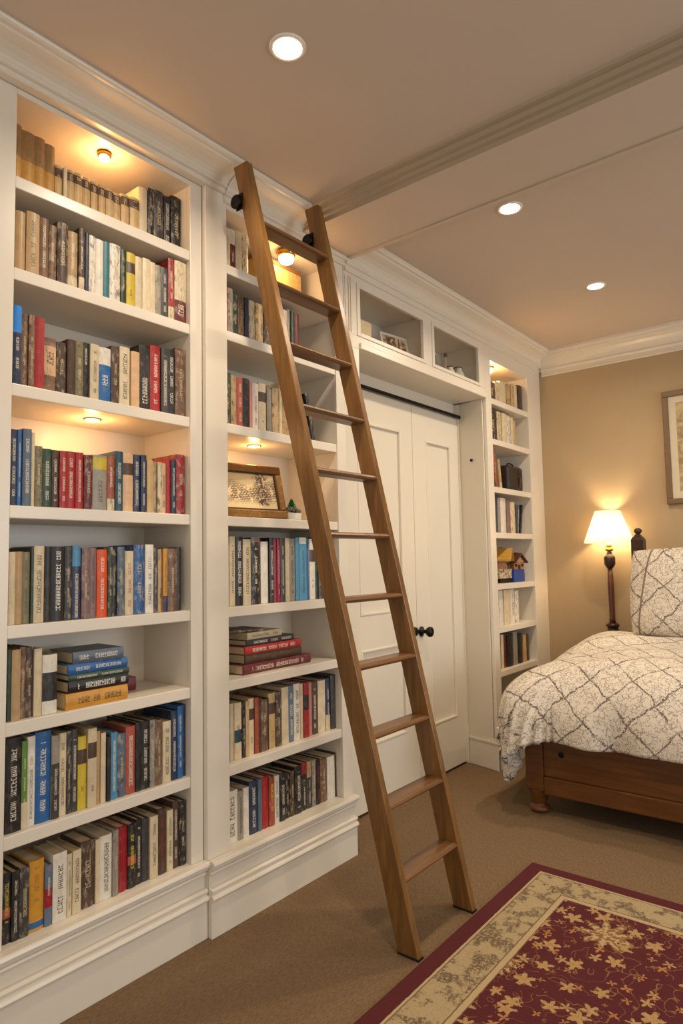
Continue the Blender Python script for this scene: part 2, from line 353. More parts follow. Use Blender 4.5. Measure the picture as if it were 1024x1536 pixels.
# ------------------------------------------------------------------ books
def book_material():
    """cloth or paper cover: ground colour, second colour block, wear and lines of lettering, all read from the book's own properties"""
    k = NT('book_cover'); c = k.co(); X, Y, Z = k.sep(c)[:3]
    base = k.n('ShaderNodeObjectInfo').outputs['Color']; rnd = k.n('ShaderNodeObjectInfo').outputs['Random']
    ink = k.attr('ink')[0]; blk = k.attr('block')[0]
    dim = k.sep(k.attr('dims')[1]); rngs = k.sep(k.attr('text')[1]); br = k.sep(k.attr('block_range')[1])
    w, h = dim[0], dim[1]; wear = dim[2]
    u = k.math('DIVIDE', X, w); v = k.math('DIVIDE', Z, h)
    front = k.math('LESS_THAN', Y, .0035)
    off = k.math('MULTIPLY', rnd, 50)
    cm = k.n('ShaderNodeCombineXYZ'); k.set(cm.inputs[0], k.math('ADD', X, off)); k.set(cm.inputs[1], Y); k.set(cm.inputs[2], k.math('ADD', Z, off)); p = cm.outputs[0]
    # block
    ib = k.math('MULTIPLY', k.math('GREATER_THAN', v, br[0]), k.math('LESS_THAN', v, br[1]))
    col = k.mix(k.math('MULTIPLY', ib, front), base, blk)
    # wear and pictures
    n1 = k.noise(k.map(p, (1.0, 1, .35)), 95, 4, .65); n2 = k.noise(p, 38, 2, .5)
    m = k.math('MULTIPLY', k.step(n1, .46, .62), wear)
    col = k.mix(m, col, k.mix(k.step(n2, .4, .6), (.42, .34, .23), (.04, .03, .025)))
    col = k.mix(k.math('MULTIPLY', k.step(k.noise(p, 30, 3), .35, .7), .15), col, (.06, .045, .03))
    # lettering: glyph cells along the spine
    pitch = k.math('MULTIPLY', w, k.math('MULTIPLY_ADD', rnd, .10, .17))
    cell = k.math('FRACT', k.math('DIVIDE', Z, pitch))
    gap = k.math('MULTIPLY', k.math('GREATER_THAN', cell, .16), k.math('LESS_THAN', cell, .88))
    word = k.math('GREATER_THAN', k.noise(k.map(p, (0, 0, 1)), 34, 0), .42)
    uc = k.math('ABSOLUTE', k.math('SUBTRACT', u, .5))
    inw = k.math('LESS_THAN', uc, rngs[2])
    # strokes: two bars and a stem varied per cell
    cid = k.math('FLOOR', k.math('DIVIDE', Z, pitch))
    wn = k.n('ShaderNodeTexWhiteNoise', noise_dimensions='2D'); cv = k.n('ShaderNodeCombineXYZ'); k.set(cv.inputs[0], cid); k.set(cv.inputs[1], off); k.set(wn.inputs['Vector'], cv.outputs[0])
    q = k.math('DIVIDE', k.math('SUBTRACT', u, k.math('SUBTRACT', .5, rngs[2])), k.math('MULTIPLY', rngs[2], 2))
    stem = k.math('LESS_THAN', cell, .38)
    stem2 = k.math('MULTIPLY', k.math('GREATER_THAN', cell, .66), k.math('GREATER_THAN', wn.outputs[0], .45))
    bar = k.math('LESS_THAN', k.math('ABSOLUTE', k.math('SUBTRACT', q, k.math('MULTIPLY', wn.outputs[0], .95))), .11)
    bar2 = k.math('MULTIPLY', k.math('GREATER_THAN', q, .84), k.math('LESS_THAN', wn.outputs[0], .6))
    gly = k.math('MAXIMUM', k.math('MAXIMUM', stem, stem2), k.math('MAXIMUM', bar, bar2))
    inz = k.math('MULTIPLY', k.math('GREATER_THAN', v, rngs[0]), k.math('LESS_THAN', v, rngs[1]))
    t = k.math('MULTIPLY', k.math('MULTIPLY', gly, gap), k.math('MULTIPLY', inz, k.math('MULTIPLY', inw, k.math('MULTIPLY', word, front))))
    t = k.math('MULTIPLY', t, .85)
    k.base(k.mix(t, col, ink)); k.rough(.42)
    return k.m
M['cover'] = book_material()
PAL = {'gold': (196, 146, 66), 'buff': (196, 164, 112), 'cream': (214, 196, 160), 'white': (226, 218, 200), 'tan': (186, 152, 106), 'brown': (118, 84, 60), 'umber': (78, 56, 42),
 'black': (30, 28, 28), 'charcoal': (58, 56, 56), 'grey': (150, 142, 128), 'navy': (34, 48, 76), 'blue': (30, 96, 156), 'sky': (70, 140, 176), 'slate': (92, 108, 124), 'teal': (44, 112, 124),
 'dark teal': (30, 70, 84), 'dark green': (40, 66, 52), 'green': (96, 138, 52), 'olive': (122, 112, 78), 'yellow': (206, 180, 50), 'ochre': (206, 146, 44), 'orange': (224, 86, 28), 'peach': (214, 172, 128),
 'salmon': (176, 84, 68), 'rust': (158, 74, 46), 'red': (164, 30, 34), 'crimson': (156, 14, 34), 'maroon': (104, 30, 40), 'mauve': (126, 98, 96), 'pink': (204, 128, 120), 'magenta': (158, 36, 84), 'bronze': (146, 108, 62)}
LIGHT = (222, 212, 190); DARK = (44, 34, 28)
# style: lettering (z0, z1, half width, ink), block (z0, z1, colour), wear
STY = {'p': (None, None, .12), 't': ((.12, .88, .27, LIGHT), None, .14), 'T': ((.14, .94, .30, (236, 230, 214)), None, .0), 't2': ((.08, .8, .24, (60, 66, 60)), (.9, 1.1, 'white'), .1),
 'd': ((.12, .88, .27, DARK), None, .1), 'm': ((.3, .7, .22, (200, 180, 140)), None, .75), 'v': ((.35, .8, .2, LIGHT), (-.1, .22, 'cream'), .5),
 'l': ((.72, .90, .3, (214, 180, 120)), (.70, .93, 'umber'), .12), 'u': ((.55, .8, .25, (120, 88, 40)), (.48, 1.1, 'bronze'), .15),
 'e': ((.2, .32, .2, DARK), (.62, .82, 'umber'), .1), 'w': ((.06, .3, .35, LIGHT), (-.1, .36, 'maroon'), .5), 'B': ((.2, .6, .25, LIGHT), (.66, 1.1, 'sky2'), .1),
 'O': ((.5, .75, .35, DARK), (.3, .85, 'peach'), .5), 'q': ((.6, .9, .2, LIGHT), (-.1, .55, 'black'), .2), 'W': ((.3, .5, .3, LIGHT), (.68, 1.1, 'white'), .25),
 'R': ((.05, .5, .34, LIGHT), (-.1, .58, 'black'), .2), 'Y': ((.1, .65, .2, (90, 80, 70)), (.74, .96, 'yellow'), .2), 'S': ((.02, .62, .34, LIGHT), (.72, 1.1, 'sky'), .15),
 'r': ((.12, .85, .26, (150, 40, 34)), None, .12), 'q2': ((.3, .8, .2, DARK), (-.1, .25, 'navy'), .2), 'K': (None, (.22, .7, 'black'), .1), 'C': ((.3, .8, .2, LIGHT), (-.1, .3, 'cream'), .15),
 'k': ((.1, .6, .2, LIGHT), (-.1, .66, 'charcoal'), .3), 'y': ((.3, .85, .3, (214, 190, 60)), (.36, .5, 'salmon'), .3), 'N': ((.4, .9, .2, (150, 96, 30)), (.04, .13, 'blue'), .1),
 'R2': ((.5, .8, .2, LIGHT), (.3, .62, 'crimson'), .2), 'P': ((.3, .85, .25, LIGHT), (.93, 1.1, 'mauve'), .6), 'Q': ((.5, .6, .2, DARK), (.3, .52, 'dark teal'), .1),
 'k2': (None, (.5, .78, 'black'), .15), 'H': ((.1, .65, .2, LIGHT), (.76, 1.1, 'crimson'), .2)}
PAL['sky2'] = (10, 130, 220)
def cover_mesh(w, h, d, flat=.0):
    """U-shaped case: slightly rounded spine and two boards; local origin at the spine's lower left front"""
    bm = bmesh.new(); t = min(.0025, w*.18); n = 6; bulge = min(.004, w*.12)
    out = [(w*i/n, .003-bulge*math.sin(PI*i/n)) for i in range(n+1)]
    prof = [(0, d)]+out+[(w, d), (w-t, d), (w-t, .006), (t, .006), (t, d)]
    A = [bm.verts.new((x, y, 0)) for x, y in prof]; B = [bm.verts.new((x, y, h)) for x, y in prof]
    m = len(prof)
    for i in range(m): bm.faces.new((A[i], A[(i+1) % m], B[(i+1) % m], B[i]))
    for R_ in (A, B):
        k0 = [R_[0], R_[1], R_[-2], R_[-1]]; k1 = R_[1:n+2]+[R_[-3], R_[-2]]; k2 = [R_[n+1], R_[n+2], R_[n+3], R_[n+4]]
        for f in (k0, k1, k2): bm.faces.new(f)
    return bm
def pages_bm(w, h, d):
    t = min(.0025, w*.18)
    return boxes((t, w-t, .006, d-.004, .003, h-.004))
def book(x, y, z, w, h, d, colour, sty, label, group, lean=0.0, dims_wear=None, rot=None):
    r = thing('book', label, 'book', (x, y, z), 0, group)
    if lean > 0: r.location.z += w*math.sin(lean)
    if rot is not None: r.rotation_euler = rot
    elif lean: r.rotation_euler = (0, lean, 0)
    c = link('cover', cover_mesh(w, h, d), M['cover'], r)
    jit = random.uniform(-6, 6)
    c.color = (*s2l([max(0, min(255, q+jit)) for q in PAL[colour]]), 1)
    tx, bl, wear = STY[sty]
    c['ink'] = list(s2l(tx[3])) if tx else [0.0, 0.0, 0.0]
    c['text'] = [float(tx[0]), float(tx[1]), float(tx[2])*random.uniform(.55, .85)] if tx else [2.0, 2.0, 0.0]
    c['block'] = list(s2l(PAL[bl[2]])) if bl else [0.0, 0.0, 0.0]
    c['block_range'] = [float(bl[0]), float(bl[1]), 0.0] if bl else [2.0, 2.0, 0.0]
    c['dims'] = [float(w), float(h), float(wear)]
    link('page_block', pages_bm(w, h, d), M['pages'], r)
    return r
ORD = ['', 'first', 'second', 'third', 'fourth', 'fifth', 'sixth', 'seventh', 'eighth']
CASE = {'A': 'left bookcase', 'B': 'middle bookcase', 'R': 'narrow right bookcase'}
SW = {'p': 'plain', 't': 'light-lettered', 'T': 'white-lettered', 't2': 'lettered', 'd': 'dark-lettered', 'm': 'mottled', 'v': 'pale-footed', 'l': 'dark-labelled', 'u': 'old', 'e': 'emblem-marked', 'w': 'maroon-footed',
 'B': 'blue-topped', 'O': 'peach-panelled', 'q': 'black-footed', 'W': 'white-topped', 'R': 'black-footed', 'Y': 'yellow-topped', 'S': 'blue-topped', 'r': 'red-lettered', 'q2': 'navy-footed', 'K': 'black-pictured',
 'C': 'cream-footed', 'k': 'dark-footed', 'y': 'yellow-lettered', 'N': 'blue-tagged', 'R2': 'red-banded', 'P': 'mauve-topped', 'Q': 'teal-banded', 'k2': 'black-banded', 'H': 'red-topped'}
BOOKS = {
'A1': (2.364, '''0.847,0.871,0.184,gold,u;0.872,0.913,0.177,gold,u;0.914,0.944,0.178,gold,u;0.945,0.977,0.172,gold,u;0.979,1.003,0.12,buff,l;1.005,1.016,0.121,cream,p;1.016,1.04,0.12,buff,l;1.041,1.068,0.121,buff,l;1.069,1.097,0.121,buff,l;1.1,1.125,0.121,buff,l;1.127,1.152,0.12,buff,l;1.153,1.181,0.12,buff,l;1.183,1.209,0.119,buff,l;1.21,1.241,0.126,buff,l;1.243,1.28,0.128,buff,l;1.282,1.316,0.183,cream,p;1.318,1.343,0.193,black,m;1.343,1.385,0.2,charcoal,m;1.387,1.414,0.194,black,t;1.415,1.457,0.206,black,m'''),
'A2': (2.095, '''0.848,0.874,0.178,tan,p;0.876,0.915,0.187,tan,d;0.917,0.944,0.185,brown,t;0.946,0.97,0.174,brown,m;0.972,1.006,0.193,umber,m;1.008,1.041,0.18,tan,v;1.043,1.062,0.2,umber,v;1.064,1.076,0.191,navy,p;1.077,1.1,0.191,white,m;1.101,1.128,0.188,white,p;1.129,1.152,0.191,teal,p;1.153,1.192,0.193,white,m;1.194,1.212,0.187,dark green,m;1.213,1.245,0.183,yellow,e;1.246,1.273,0.18,cream,p;1.274,1.306,0.184,cream,p;1.307,1.327,0.181,cream,p;1.329,1.351,0.179,grey,m;1.352,1.382,0.179,charcoal,t;1.383,1.407,0.221,red,v;1.408,1.459,0.222,cream,w'''),
'A3': (1.762, '''0.848,0.868,0.231,navy,B;0.869,0.888,0.211,brown,m;0.888,0.905,0.214,brown,m;0.906,0.935,0.213,red,p;0.936,0.974,0.161,brown,O;0.975,1.005,0.156,umber,m;1.006,1.031,0.171,umber,p;1.033,1.058,0.173,olive,m;1.059,1.08,0.176,black,q;1.082,1.111,0.176,cream,d;1.113,1.154,0.174,blue,W;1.156,1.186,0.188,umber,m;1.188,1.226,0.195,cream,d;1.228,1.259,0.187,peach,p;1.261,1.303,0.217,black,R;1.305,1.345,0.227,red,t;1.347,1.374,0.227,charcoal,t;1.376,1.406,0.231,black,t;1.407,1.451,0.242,brown,m'''),
'A4': (1.42, '''0.844,0.862,0.215,navy,t;0.864,0.876,0.217,blue,t;0.877,0.901,0.221,slate,t;0.902,0.911,0.213,cream,p;0.912,0.933,0.176,olive,m;0.934,0.961,0.171,dark green,t;0.963,0.983,0.17,umber,t;0.985,1.008,0.17,red,t;1.009,1.035,0.172,red,t;1.037,1.061,0.172,red,t;1.063,1.091,0.167,maroon,m;1.092,1.14,0.171,grey,Y;1.142,1.168,0.172,rust,v;1.17,1.197,0.191,dark teal,t;1.198,1.235,0.191,peach,e;1.237,1.26,0.188,navy,t;1.262,1.283,0.189,navy,t;1.285,1.31,0.174,buff,p;1.311,1.326,0.172,tan,m;1.328,1.344,0.172,cream,m;1.346,1.364,0.171,peach,d;1.365,1.383,0.185,red,p;1.384,1.404,0.187,navy,t;1.406,1.441,0.208,red,m'''),
'A5': (1.091, '''0.843,0.86,0.2,cream,p;0.861,0.881,0.201,tan,p;0.882,0.904,0.2,olive,d;0.905,0.91,0.214,dark green,p;0.911,0.942,0.217,cream,d;0.944,0.964,0.216,black,p;0.965,1.005,0.216,black,T;1.007,1.029,0.216,charcoal,m;1.03,1.056,0.218,navy,S;1.058,1.083,0.213,mauve,m;1.084,1.107,0.212,mauve,d;1.109,1.144,0.207,orange,t;1.145,1.161,0.216,dark green,m;1.162,1.177,0.209,black,m;1.179,1.205,0.216,slate,m;1.208,1.238,0.203,cream,r;1.24,1.281,0.223,blue,m;1.282,1.313,0.224,white,d;1.315,1.331,0.213,charcoal,m;1.332,1.347,0.209,tan,m;1.349,1.367,0.211,ochre,q2;1.369,1.406,0.211,brown,m;1.408,1.426,0.215,black,p'''),
'A6': (0.831, '''0.845,0.855,0.193,dark green,p;0.856,0.88,0.191,tan,p;0.881,0.897,0.196,brown,m;0.898,0.917,0.193,umber,m;0.919,0.941,0.187,cream,p;0.942,0.985,0.166,white,K'''),
'A7': (0.535, '''0.847,0.887,0.25,black,t;0.888,0.904,0.235,green,C;0.905,0.927,0.243,white,t2;0.928,0.973,0.249,blue,t;0.974,0.998,0.231,grey,k;0.999,1.021,0.232,cream,d;1.022,1.038,0.234,charcoal,m;1.039,1.056,0.236,charcoal,t;1.058,1.085,0.21,yellow,e;1.087,1.115,0.228,cream,e;1.117,1.13,0.214,tan,p;1.132,1.149,0.206,cream,p;1.151,1.163,0.192,black,p;1.165,1.188,0.2,sky,t;1.19,1.218,0.191,slate,m;1.219,1.252,0.207,salmon,t;1.254,1.274,0.214,black,p;1.276,1.305,0.212,black,t;1.306,1.325,0.211,grey,m;1.327,1.355,0.206,brown,m;1.356,1.388,0.196,cream,d;1.389,1.415,0.225,navy,t;1.416,1.436,0.237,blue,t;1.438,1.453,0.237,navy,p'''),
'A8': (0.252, '''0.848,0.866,0.179,black,y;0.867,0.887,0.177,black,t;0.888,0.914,0.179,charcoal,m;0.915,0.957,0.186,ochre,N;0.958,0.979,0.161,slate,R2;0.98,1.021,0.184,white,d;1.023,1.037,0.17,cream,d;1.039,1.065,0.174,cream,d;1.067,1.111,0.186,umber,m;1.113,1.126,0.181,cream,p;1.127,1.167,0.185,white,d;1.168,1.187,0.19,grey,m;1.188,1.221,0.191,crimson,p;1.222,1.251,0.19,black,y;1.253,1.273,0.195,black,t;1.275,1.299,0.19,charcoal,p;1.301,1.33,0.19,cream,d;1.333,1.364,0.203,umber,r;1.366,1.389,0.191,cream,d;1.391,1.415,0.211,umber,t;1.416,1.443,0.204,black,m'''),
'B1': (2.364, '''1.623,1.649,0.177,cream,d;1.651,1.676,0.182,cream,p;1.677,1.703,0.185,maroon,W;1.705,1.739,0.189,cream,p;1.74,1.771,0.189,cream,m'''),
'B2': (2.11, '''1.623,1.636,0.181,red,p;1.637,1.663,0.183,grey,m;1.664,1.69,0.17,dark green,m;1.692,1.723,0.166,brown,m;1.724,1.745,0.171,navy,p;1.746,1.779,0.169,cream,m;1.783,1.824,0.168,buff,m;1.826,1.87,0.174,umber,m;1.874,1.925,0.181,tan,m;1.929,1.96,0.183,white,p;1.962,1.984,0.195,grey,m;1.986,2.005,0.194,dark green,p;2.007,2.037,0.19,maroon,p'''),
'B3': (1.762, '''1.62,1.65,0.2,dark green,m;1.652,1.68,0.196,tan,m;1.682,1.71,0.194,salmon,t;1.712,1.745,0.197,black,p;1.747,1.761,0.19,pink,p;1.763,1.795,0.189,white,r;1.797,1.838,0.196,cream,e;1.84,1.866,0.182,grey,p;1.868,1.905,0.189,buff,m;1.907,1.922,0.219,cream,p;1.924,1.973,0.219,tan,m;1.976,2.008,0.22,brown,m'''),
'B5': (1.091, '''1.62,1.637,0.25,white,d;1.638,1.664,0.256,cream,d;1.667,1.701,0.256,black,T;1.703,1.742,0.247,cream,d;1.744,1.789,0.254,black,P;1.791,1.799,0.254,umber,p;1.801,1.84,0.239,white,p;1.843,1.867,0.255,black,t;1.869,1.885,0.25,magenta,p;1.886,1.903,0.251,crimson,t;1.905,1.93,0.254,charcoal,t;1.932,1.955,0.254,cream,p;1.956,1.993,0.253,grey,d;1.994,2.015,0.257,sky,p;2.017,2.059,0.258,sky,t2;2.06,2.075,0.256,blue,p;2.077,2.11,0.253,white,e;2.112,2.133,0.26,dark green,p;2.135,2.159,0.247,charcoal,m;2.161,2.193,0.257,black,p'''),
'B7': (0.535, '''1.621,1.634,0.204,slate,m;1.635,1.658,0.203,cream,p;1.659,1.694,0.203,cream,Q;1.697,1.712,0.203,black,m;1.714,1.731,0.202,buff,p;1.732,1.761,0.206,cream,e;1.763,1.785,0.205,rust,p;1.786,1.796,0.201,umber,p;1.797,1.83,0.192,brown,m;1.831,1.839,0.193,black,p;1.84,1.88,0.208,buff,e;1.881,1.911,0.207,umber,m;1.913,1.952,0.22,cream,p;1.954,1.986,0.22,slate,t;1.988,2.026,0.222,white,d;2.028,2.044,0.218,cream,p;2.046,2.078,0.219,red,k2;2.08,2.098,0.215,pink,p;2.1,2.138,0.214,umber,t;2.14,2.188,0.213,cream,p;2.19,2.218,0.216,navy,C;2.22,2.252,0.226,charcoal,p'''),
'B8': (0.262, '''1.623,1.669,0.171,white,d;1.671,1.702,0.16,grey,d;1.703,1.733,0.162,white,p;1.734,1.777,0.177,navy,t;1.779,1.798,0.176,slate,p;1.8,1.838,0.175,red,p;1.839,1.869,0.169,rust,y;1.87,1.898,0.166,white,d;1.9,1.934,0.169,black,t;1.936,1.962,0.16,black,m;1.964,1.99,0.159,umber,m;1.992,2.036,0.171,black,t;2.038,2.07,0.175,black,H;2.072,2.101,0.173,tan,k;2.103,2.126,0.172,grey,m;2.128,2.157,0.168,black,r;2.159,2.201,0.162,brown,m;2.203,2.255,0.162,white,p;2.257,2.266,0.169,umber,p'''),
'R1': (2.25, '''3.83,3.895,0.124,umber,m;3.901,3.965,0.141,cream,m;3.971,4.064,0.158,cream,p;4.07,4.13,0.164,tan,m;4.137,4.188,0.169,buff,m;4.195,4.246,0.172,cream,p;4.253,4.318,0.185,umber,p'''),
'R2': (1.98, '''3.836,3.908,0.212,black,m;3.914,3.977,0.217,cream,m;3.983,4.048,0.216,cream,p;4.054,4.114,0.212,white,m;4.12,4.163,0.206,cream,p;4.17,4.199,0.194,buff,p'''),
'R4': (1.42, '''3.839,3.867,0.215,navy,p;3.874,3.913,0.21,grey,p;3.919,3.995,0.214,white,p;4.002,4.053,0.199,mauve,p;4.059,4.126,0.195,cream,m;4.133,4.175,0.183,navy,p'''),
'R6': (0.831, '''3.817,3.842,0.217,umber,p;3.848,3.905,0.226,white,p;3.951,4.011,0.225,cream,p;4.017,4.078,0.214,white,d;4.085,4.141,0.204,white,m'''),
'R7': (0.562, '''3.812,3.85,0.221,black,p;3.856,3.891,0.21,cream,p;3.898,3.933,0.203,maroon,p;3.94,4.022,0.2,black,p;4.029,4.09,0.211,grey,p;4.097,4.17,0.192,black,p;4.178,4.231,0.178,tan,p;4.239,4.286,0.172,umber,p'''),
}

ZS = {'A': {1: 2.364, 2: 2.095, 3: 1.762, 4: 1.42, 5: 1.091, 6: .831, 7: .535, 8: .25}, 'B': {1: 2.364, 2: 2.11, 3: 1.762, 5: 1.091, 7: .535, 8: .25},
      'R': {1: 2.252, 2: 1.995, 4: 1.408, 6: .826, 7: .562}}
TOPZ = {'A': 2.606, 'B': 2.575, 'R': 2.49}
LEFT = {'A': .833, 'B': 1.6, 'R': 3.765}
for key, (z_, txt) in BOOKS.items():
    cs, row = key[0], int(key[1:]); z = ZS[cs][row]
    L = [q.split(',') for q in txt.split(';')]
    up_ = min([TOPZ[cs]]+[v-SH for kk, v in ZS[cs].items() if v > z+.05]) if not (cs == 'B' and row == 5) else 1.42-SH
    if cs == 'B' and row in (5, 7): up_ = {5: 1.42-SH, 7: .831-SH}[row]
    if cs == 'R': up_ = {1: 2.49, 2: 2.252-SH, 4: 1.693-SH, 6: 1.09-SH, 7: .826-SH}[row]
    if cs == 'A' and row == 1: up_ = 2.606
    sk = [(q[4], q[3]) for q in L]
    RX = {'A': 1.447, 'B': 2.232, 'R': 4.33}[cs]-.002; xe = max(float(q[1]) for q in L); x00 = float(L[0][0])
    if xe > RX: L = [[x00+(float(q[0])-x00)*(RX-x00)/(xe-x00), x00+(float(q[1])-x00)*(RX-x00)/(xe-x00)]+q[2:] for q in L]
    xl = LEFT[cs]+.002; prev = xl
    for i, (xa, xb, h, colour, sty) in enumerate(L):
        xa, xb, h = float(xa), float(xb), float(h)
        h = min(h+(z_-z), up_-z-.008)
        x0 = max(prev+.0006, min(xa, prev+.010)); w = max(.007, xb-x0); prev = x0+w
        own = '%s %s' % (SW[sty], colour)
        where = '%s shelf of the %s' % (ORD[row], CASE[cs]) if row > 1 else 'top shelf of the %s' % CASE[cs]
        trip = [(sk[j-1] if j else None, sk[j], sk[j+1] if j+1 < len(sk) else None) for j in range(len(sk))]
        if sum(1 for q in sk if q[1] == colour) == 1: lab = 'the only %s book on the %s' % (colour, where)
        elif sk.count(sk[i]) == 1: lab = '%s book on the %s' % (own, where)
        elif i and sum(1 for q in range(1, len(sk)) if (sk[q-1][1], sk[q]) == (sk[i-1][1], sk[i])) == 1: lab = '%s book right of the %s one, %s' % (own, sk[i-1][1], where)
        else: lab = '%s book, number %d from the left, %s' % (own, i+1, where)
        d = random.uniform(.13, .17) if h > .2 else random.uniform(.115, .14)
        yv = 1.858+random.uniform(0, .008)-(.002 if cs == 'A' else .008)
        if row == 1 and cs != 'R': yv += .03
        lean = 0
        if cs == 'R' and row == 1 and i == 6: lean = .0
        book(x0, yv, z+.0008, w, h, d, colour, sty, lab, 'books on the %s' % where, lean)
# leaning books
book(4.215, 1.858, 1.4088, .02, .20, .13, 'black', 'p', 'black book leaning right at the end of the narrow bookcase fourth row', 'leaning books', lean=.22)
book(4.176, 1.858, 1.4088, .018, .195, .13, 'slate', 't', 'slate blue book tilting beside the leaning black one, narrow bookcase', 'leaning books', lean=.12)
book(2.118, 1.858, 1.763, .02, .21, .14, 'black', 'm', 'black mottled book leaning left behind the ladder rail', 'leaning books', lean=-.22)
for (x, w_, h_, ln, c_, s_, lb) in ((3.80, .03, .24, -.0, 'brown', 'm', 'tall brown mottled book upright in the dark case cell'), (3.868, .03, .235, -.08, 'rust', 'm', 'rust brown book leaning left in the dark case cell'), (3.935, .034, .19, -.14, 'tan', 'v', 'tan worn book leaning left against the dark case')):
    book(x, 1.858, 1.6942+(0.0 if ln > 0 else -math.sin(ln)*0), w_, h_, .14, c_, s_, lb, 'leaning books', lean=ln)
# flat stacks: local x of the book stands for its thickness, z for its length; turned so that the spine faces the room
def flat(x, z, length, thick, depth, colour, sty, label, group, y=1.862, yaw=0.0):
    r = book(x, y, z, thick, length, depth, colour, sty, label, group)
    # thickness x -> world z, length z -> world x
    R_ = Matrix(((0, 0, 1), (0, 1, 0), (1, 0, 0)))
    r.matrix_world = Matrix.Translation((x, y, z)) @ Matrix.Rotation(yaw, 4, 'Z') @ Matrix(((0, 0, 1, 0), (0, 1, 0, 0), (-1, 0, 0, 0), (0, 0, 0, 1))) @ Matrix.Translation((-thick, 0, 0))
    return r
zz = .8316; G = 'flat stack on the left bookcase'
flat(1.10, zz, .22, .043, .14, 'maroon', 'p', 'dark maroon book lying behind the orange-yellow one, left stack', G, y=1.968)
zz0 = zz
for (x, ln, th, c_, s_, lb, yw) in ((1.01, .205, .045, 'ochre', 'd', 'orange-yellow book lying at the bottom of the left flat stack', .05),
    (1.022, .20, .033, 'black', 'T', 'black white-lettered book lying on the orange-yellow book', .0),
    (1.024, .198, .018, 'dark green', 't', 'thin dark green book in the middle of the left flat stack', -.02),
    (1.02, .20, .03, 'blue', 't', 'blue book second from top of the left flat stack', .02),
    (1.035, .165, .034, 'slate', 't', 'grey-green book topping the left flat stack', -.03)):
    flat(x, zz, ln, th, .10 if th > .04 else .15, c_, s_, lb, G, yaw=yw if th < .04 else 0, y=1.856 if th > .04 else 1.862); zz += th+.0008
zz = .8316; G = 'flat stack on the middle bookcase'
for (x, ln, th, c_, s_, lb, yw, y_) in ((1.705, .385, .036, 'maroon', 't', 'large maroon book at the bottom of the middle flat stack', .02, 1.858),
    (1.725, .32, .034, 'umber', 'p', 'thick dark grey-brown book second from bottom, middle flat stack', .02, 1.87),
    (1.72, .318, .03, 'red', 't', 'bright red book in the middle of the middle flat stack', .02, 1.865),
    (1.735, .27, .022, 'charcoal', 'T', 'thin charcoal lettered book on the bright red book', .03, 1.872),
    (1.742, .20, .026, 'cream', 'd', 'cream dark-lettered book near the top of the middle stack', .06, 1.875)):
    flat(x, zz, ln, th, .17, c_, s_, lb, G, yaw=yw, y=y_); zz += th+.0008
flat(1.66, zz+.0005, .17, .012, .13, 'umber', 'm', 'dark brown thin book topping the middle flat stack', G, yaw=-.1, y=1.895)
# ------------------------------------------------------------------ ladder
def ladder():
    r = thing('library_ladder', 'golden brown wooden library ladder leaning on the middle bookcase', 'ladder', (2.0, 1.21, 0))
    ox, oy = 2.0, 1.21
    LB, LT = Vector((1.822, 1.186, 0)), Vector((1.558, 1.648, 2.668))
    RB, RT = Vector((2.178, 1.186, 0)), Vector((1.938, 1.648, 2.668))
    TH, DP = .028, .078
    O = Vector((ox, oy, 0))
    for nm, b, t in (('side_rail', LB, LT), ('side_rail', RB, RT)):
        bm = bmesh.new(); n = 24; rings = []
        for i in range(n+1):
            f = i/n; p = b+(t-b)*f-O
            dp = DP-.010*f
            rings.append([bm.verts.new((p.x+sx*TH/2, p.y+dy*dp, p.z+(0 if i else .006)-(0 if 0 < i < n else (0 if i == 0 else dy*.0)))) for sx, dy in ((-1, 0), (1, 0), (1, 1), (-1, 1))])
        bm.faces.new(rings[0][::-1]); bm.faces.new(rings[-1])
        for A, B in zip(rings, rings[1:]):
            for k_ in range(4): bm.faces.new((A[k_], A[(k_+1) % 4], B[(k_+1) % 4], B[k_]))
        link(nm, bm, M['ladder'], r, bevel=.003)
        # rubber pad
        p = b-O
        link('foot_pad', boxes((p.x-TH/2-.0005, p.x+TH/2+.0005, p.y-.001, p.y+DP+.001, 0, .0065)), M['rubber'], r)
        # black roller at the head
        q = b+(t-b)*.965-O
        bm = bmesh.new(); lathe(bm, [(0, -.008), (.018, -.008), (.025, -.005), (.025, .005), (.018, .008), (0, .008)], seg=28)
        w_ = link('roller', bm, M['black'], r, (q.x-.024, q.y+DP*.9, q.z-.04), smooth=False, bevel=.002); w_.rotation_euler = (0, PI/2, 0)
        bm = bmesh.new(); tube(bm, [(q.x-.030, q.y+DP*.9, q.z-.04), (q.x-.014, q.y+DP*.8, q.z-.04)], .006, 12); box(bm, q.x-.0165, q.x-.0142, q.y+DP*.6, q.y+DP*1.0, q.z-.07, q.z-.01)
        link('roller_bracket', bm, M['black'], r)
        for k_ in (0,):
            bm = bmesh.new()
    for i in range(11):
        f = .086+.0832*i
        a = LB+(LT-LB)*f-O; b = RB+(RT-RB)*f-O
        bm = bmesh.new(); d0, d1 = .001, .072; h_ = .010
        prof = [(d1, -h_), (d1, h_), (d0+.012, h_), (d0+.004, h_*.6), (d0, 0), (d0+.004, -h_*.6), (d0+.012, -h_)]
        A = [bm.verts.new((a.x+TH/2-.004, a.y+p, a.z+q)) for p, q in prof]; B = [bm.verts.new((b.x-TH/2+.004, b.y+p, b.z+q)) for p, q in prof]
        for j in range(len(prof)): bm.faces.new((A[j], A[(j+1) % len(prof)], B[(j+1) % len(prof)], B[j]))
        bm.faces.new(A[::-1]); bm.faces.new(B)
        link('rung', bm, M['rung'], r, bevel=.001)
ladder()
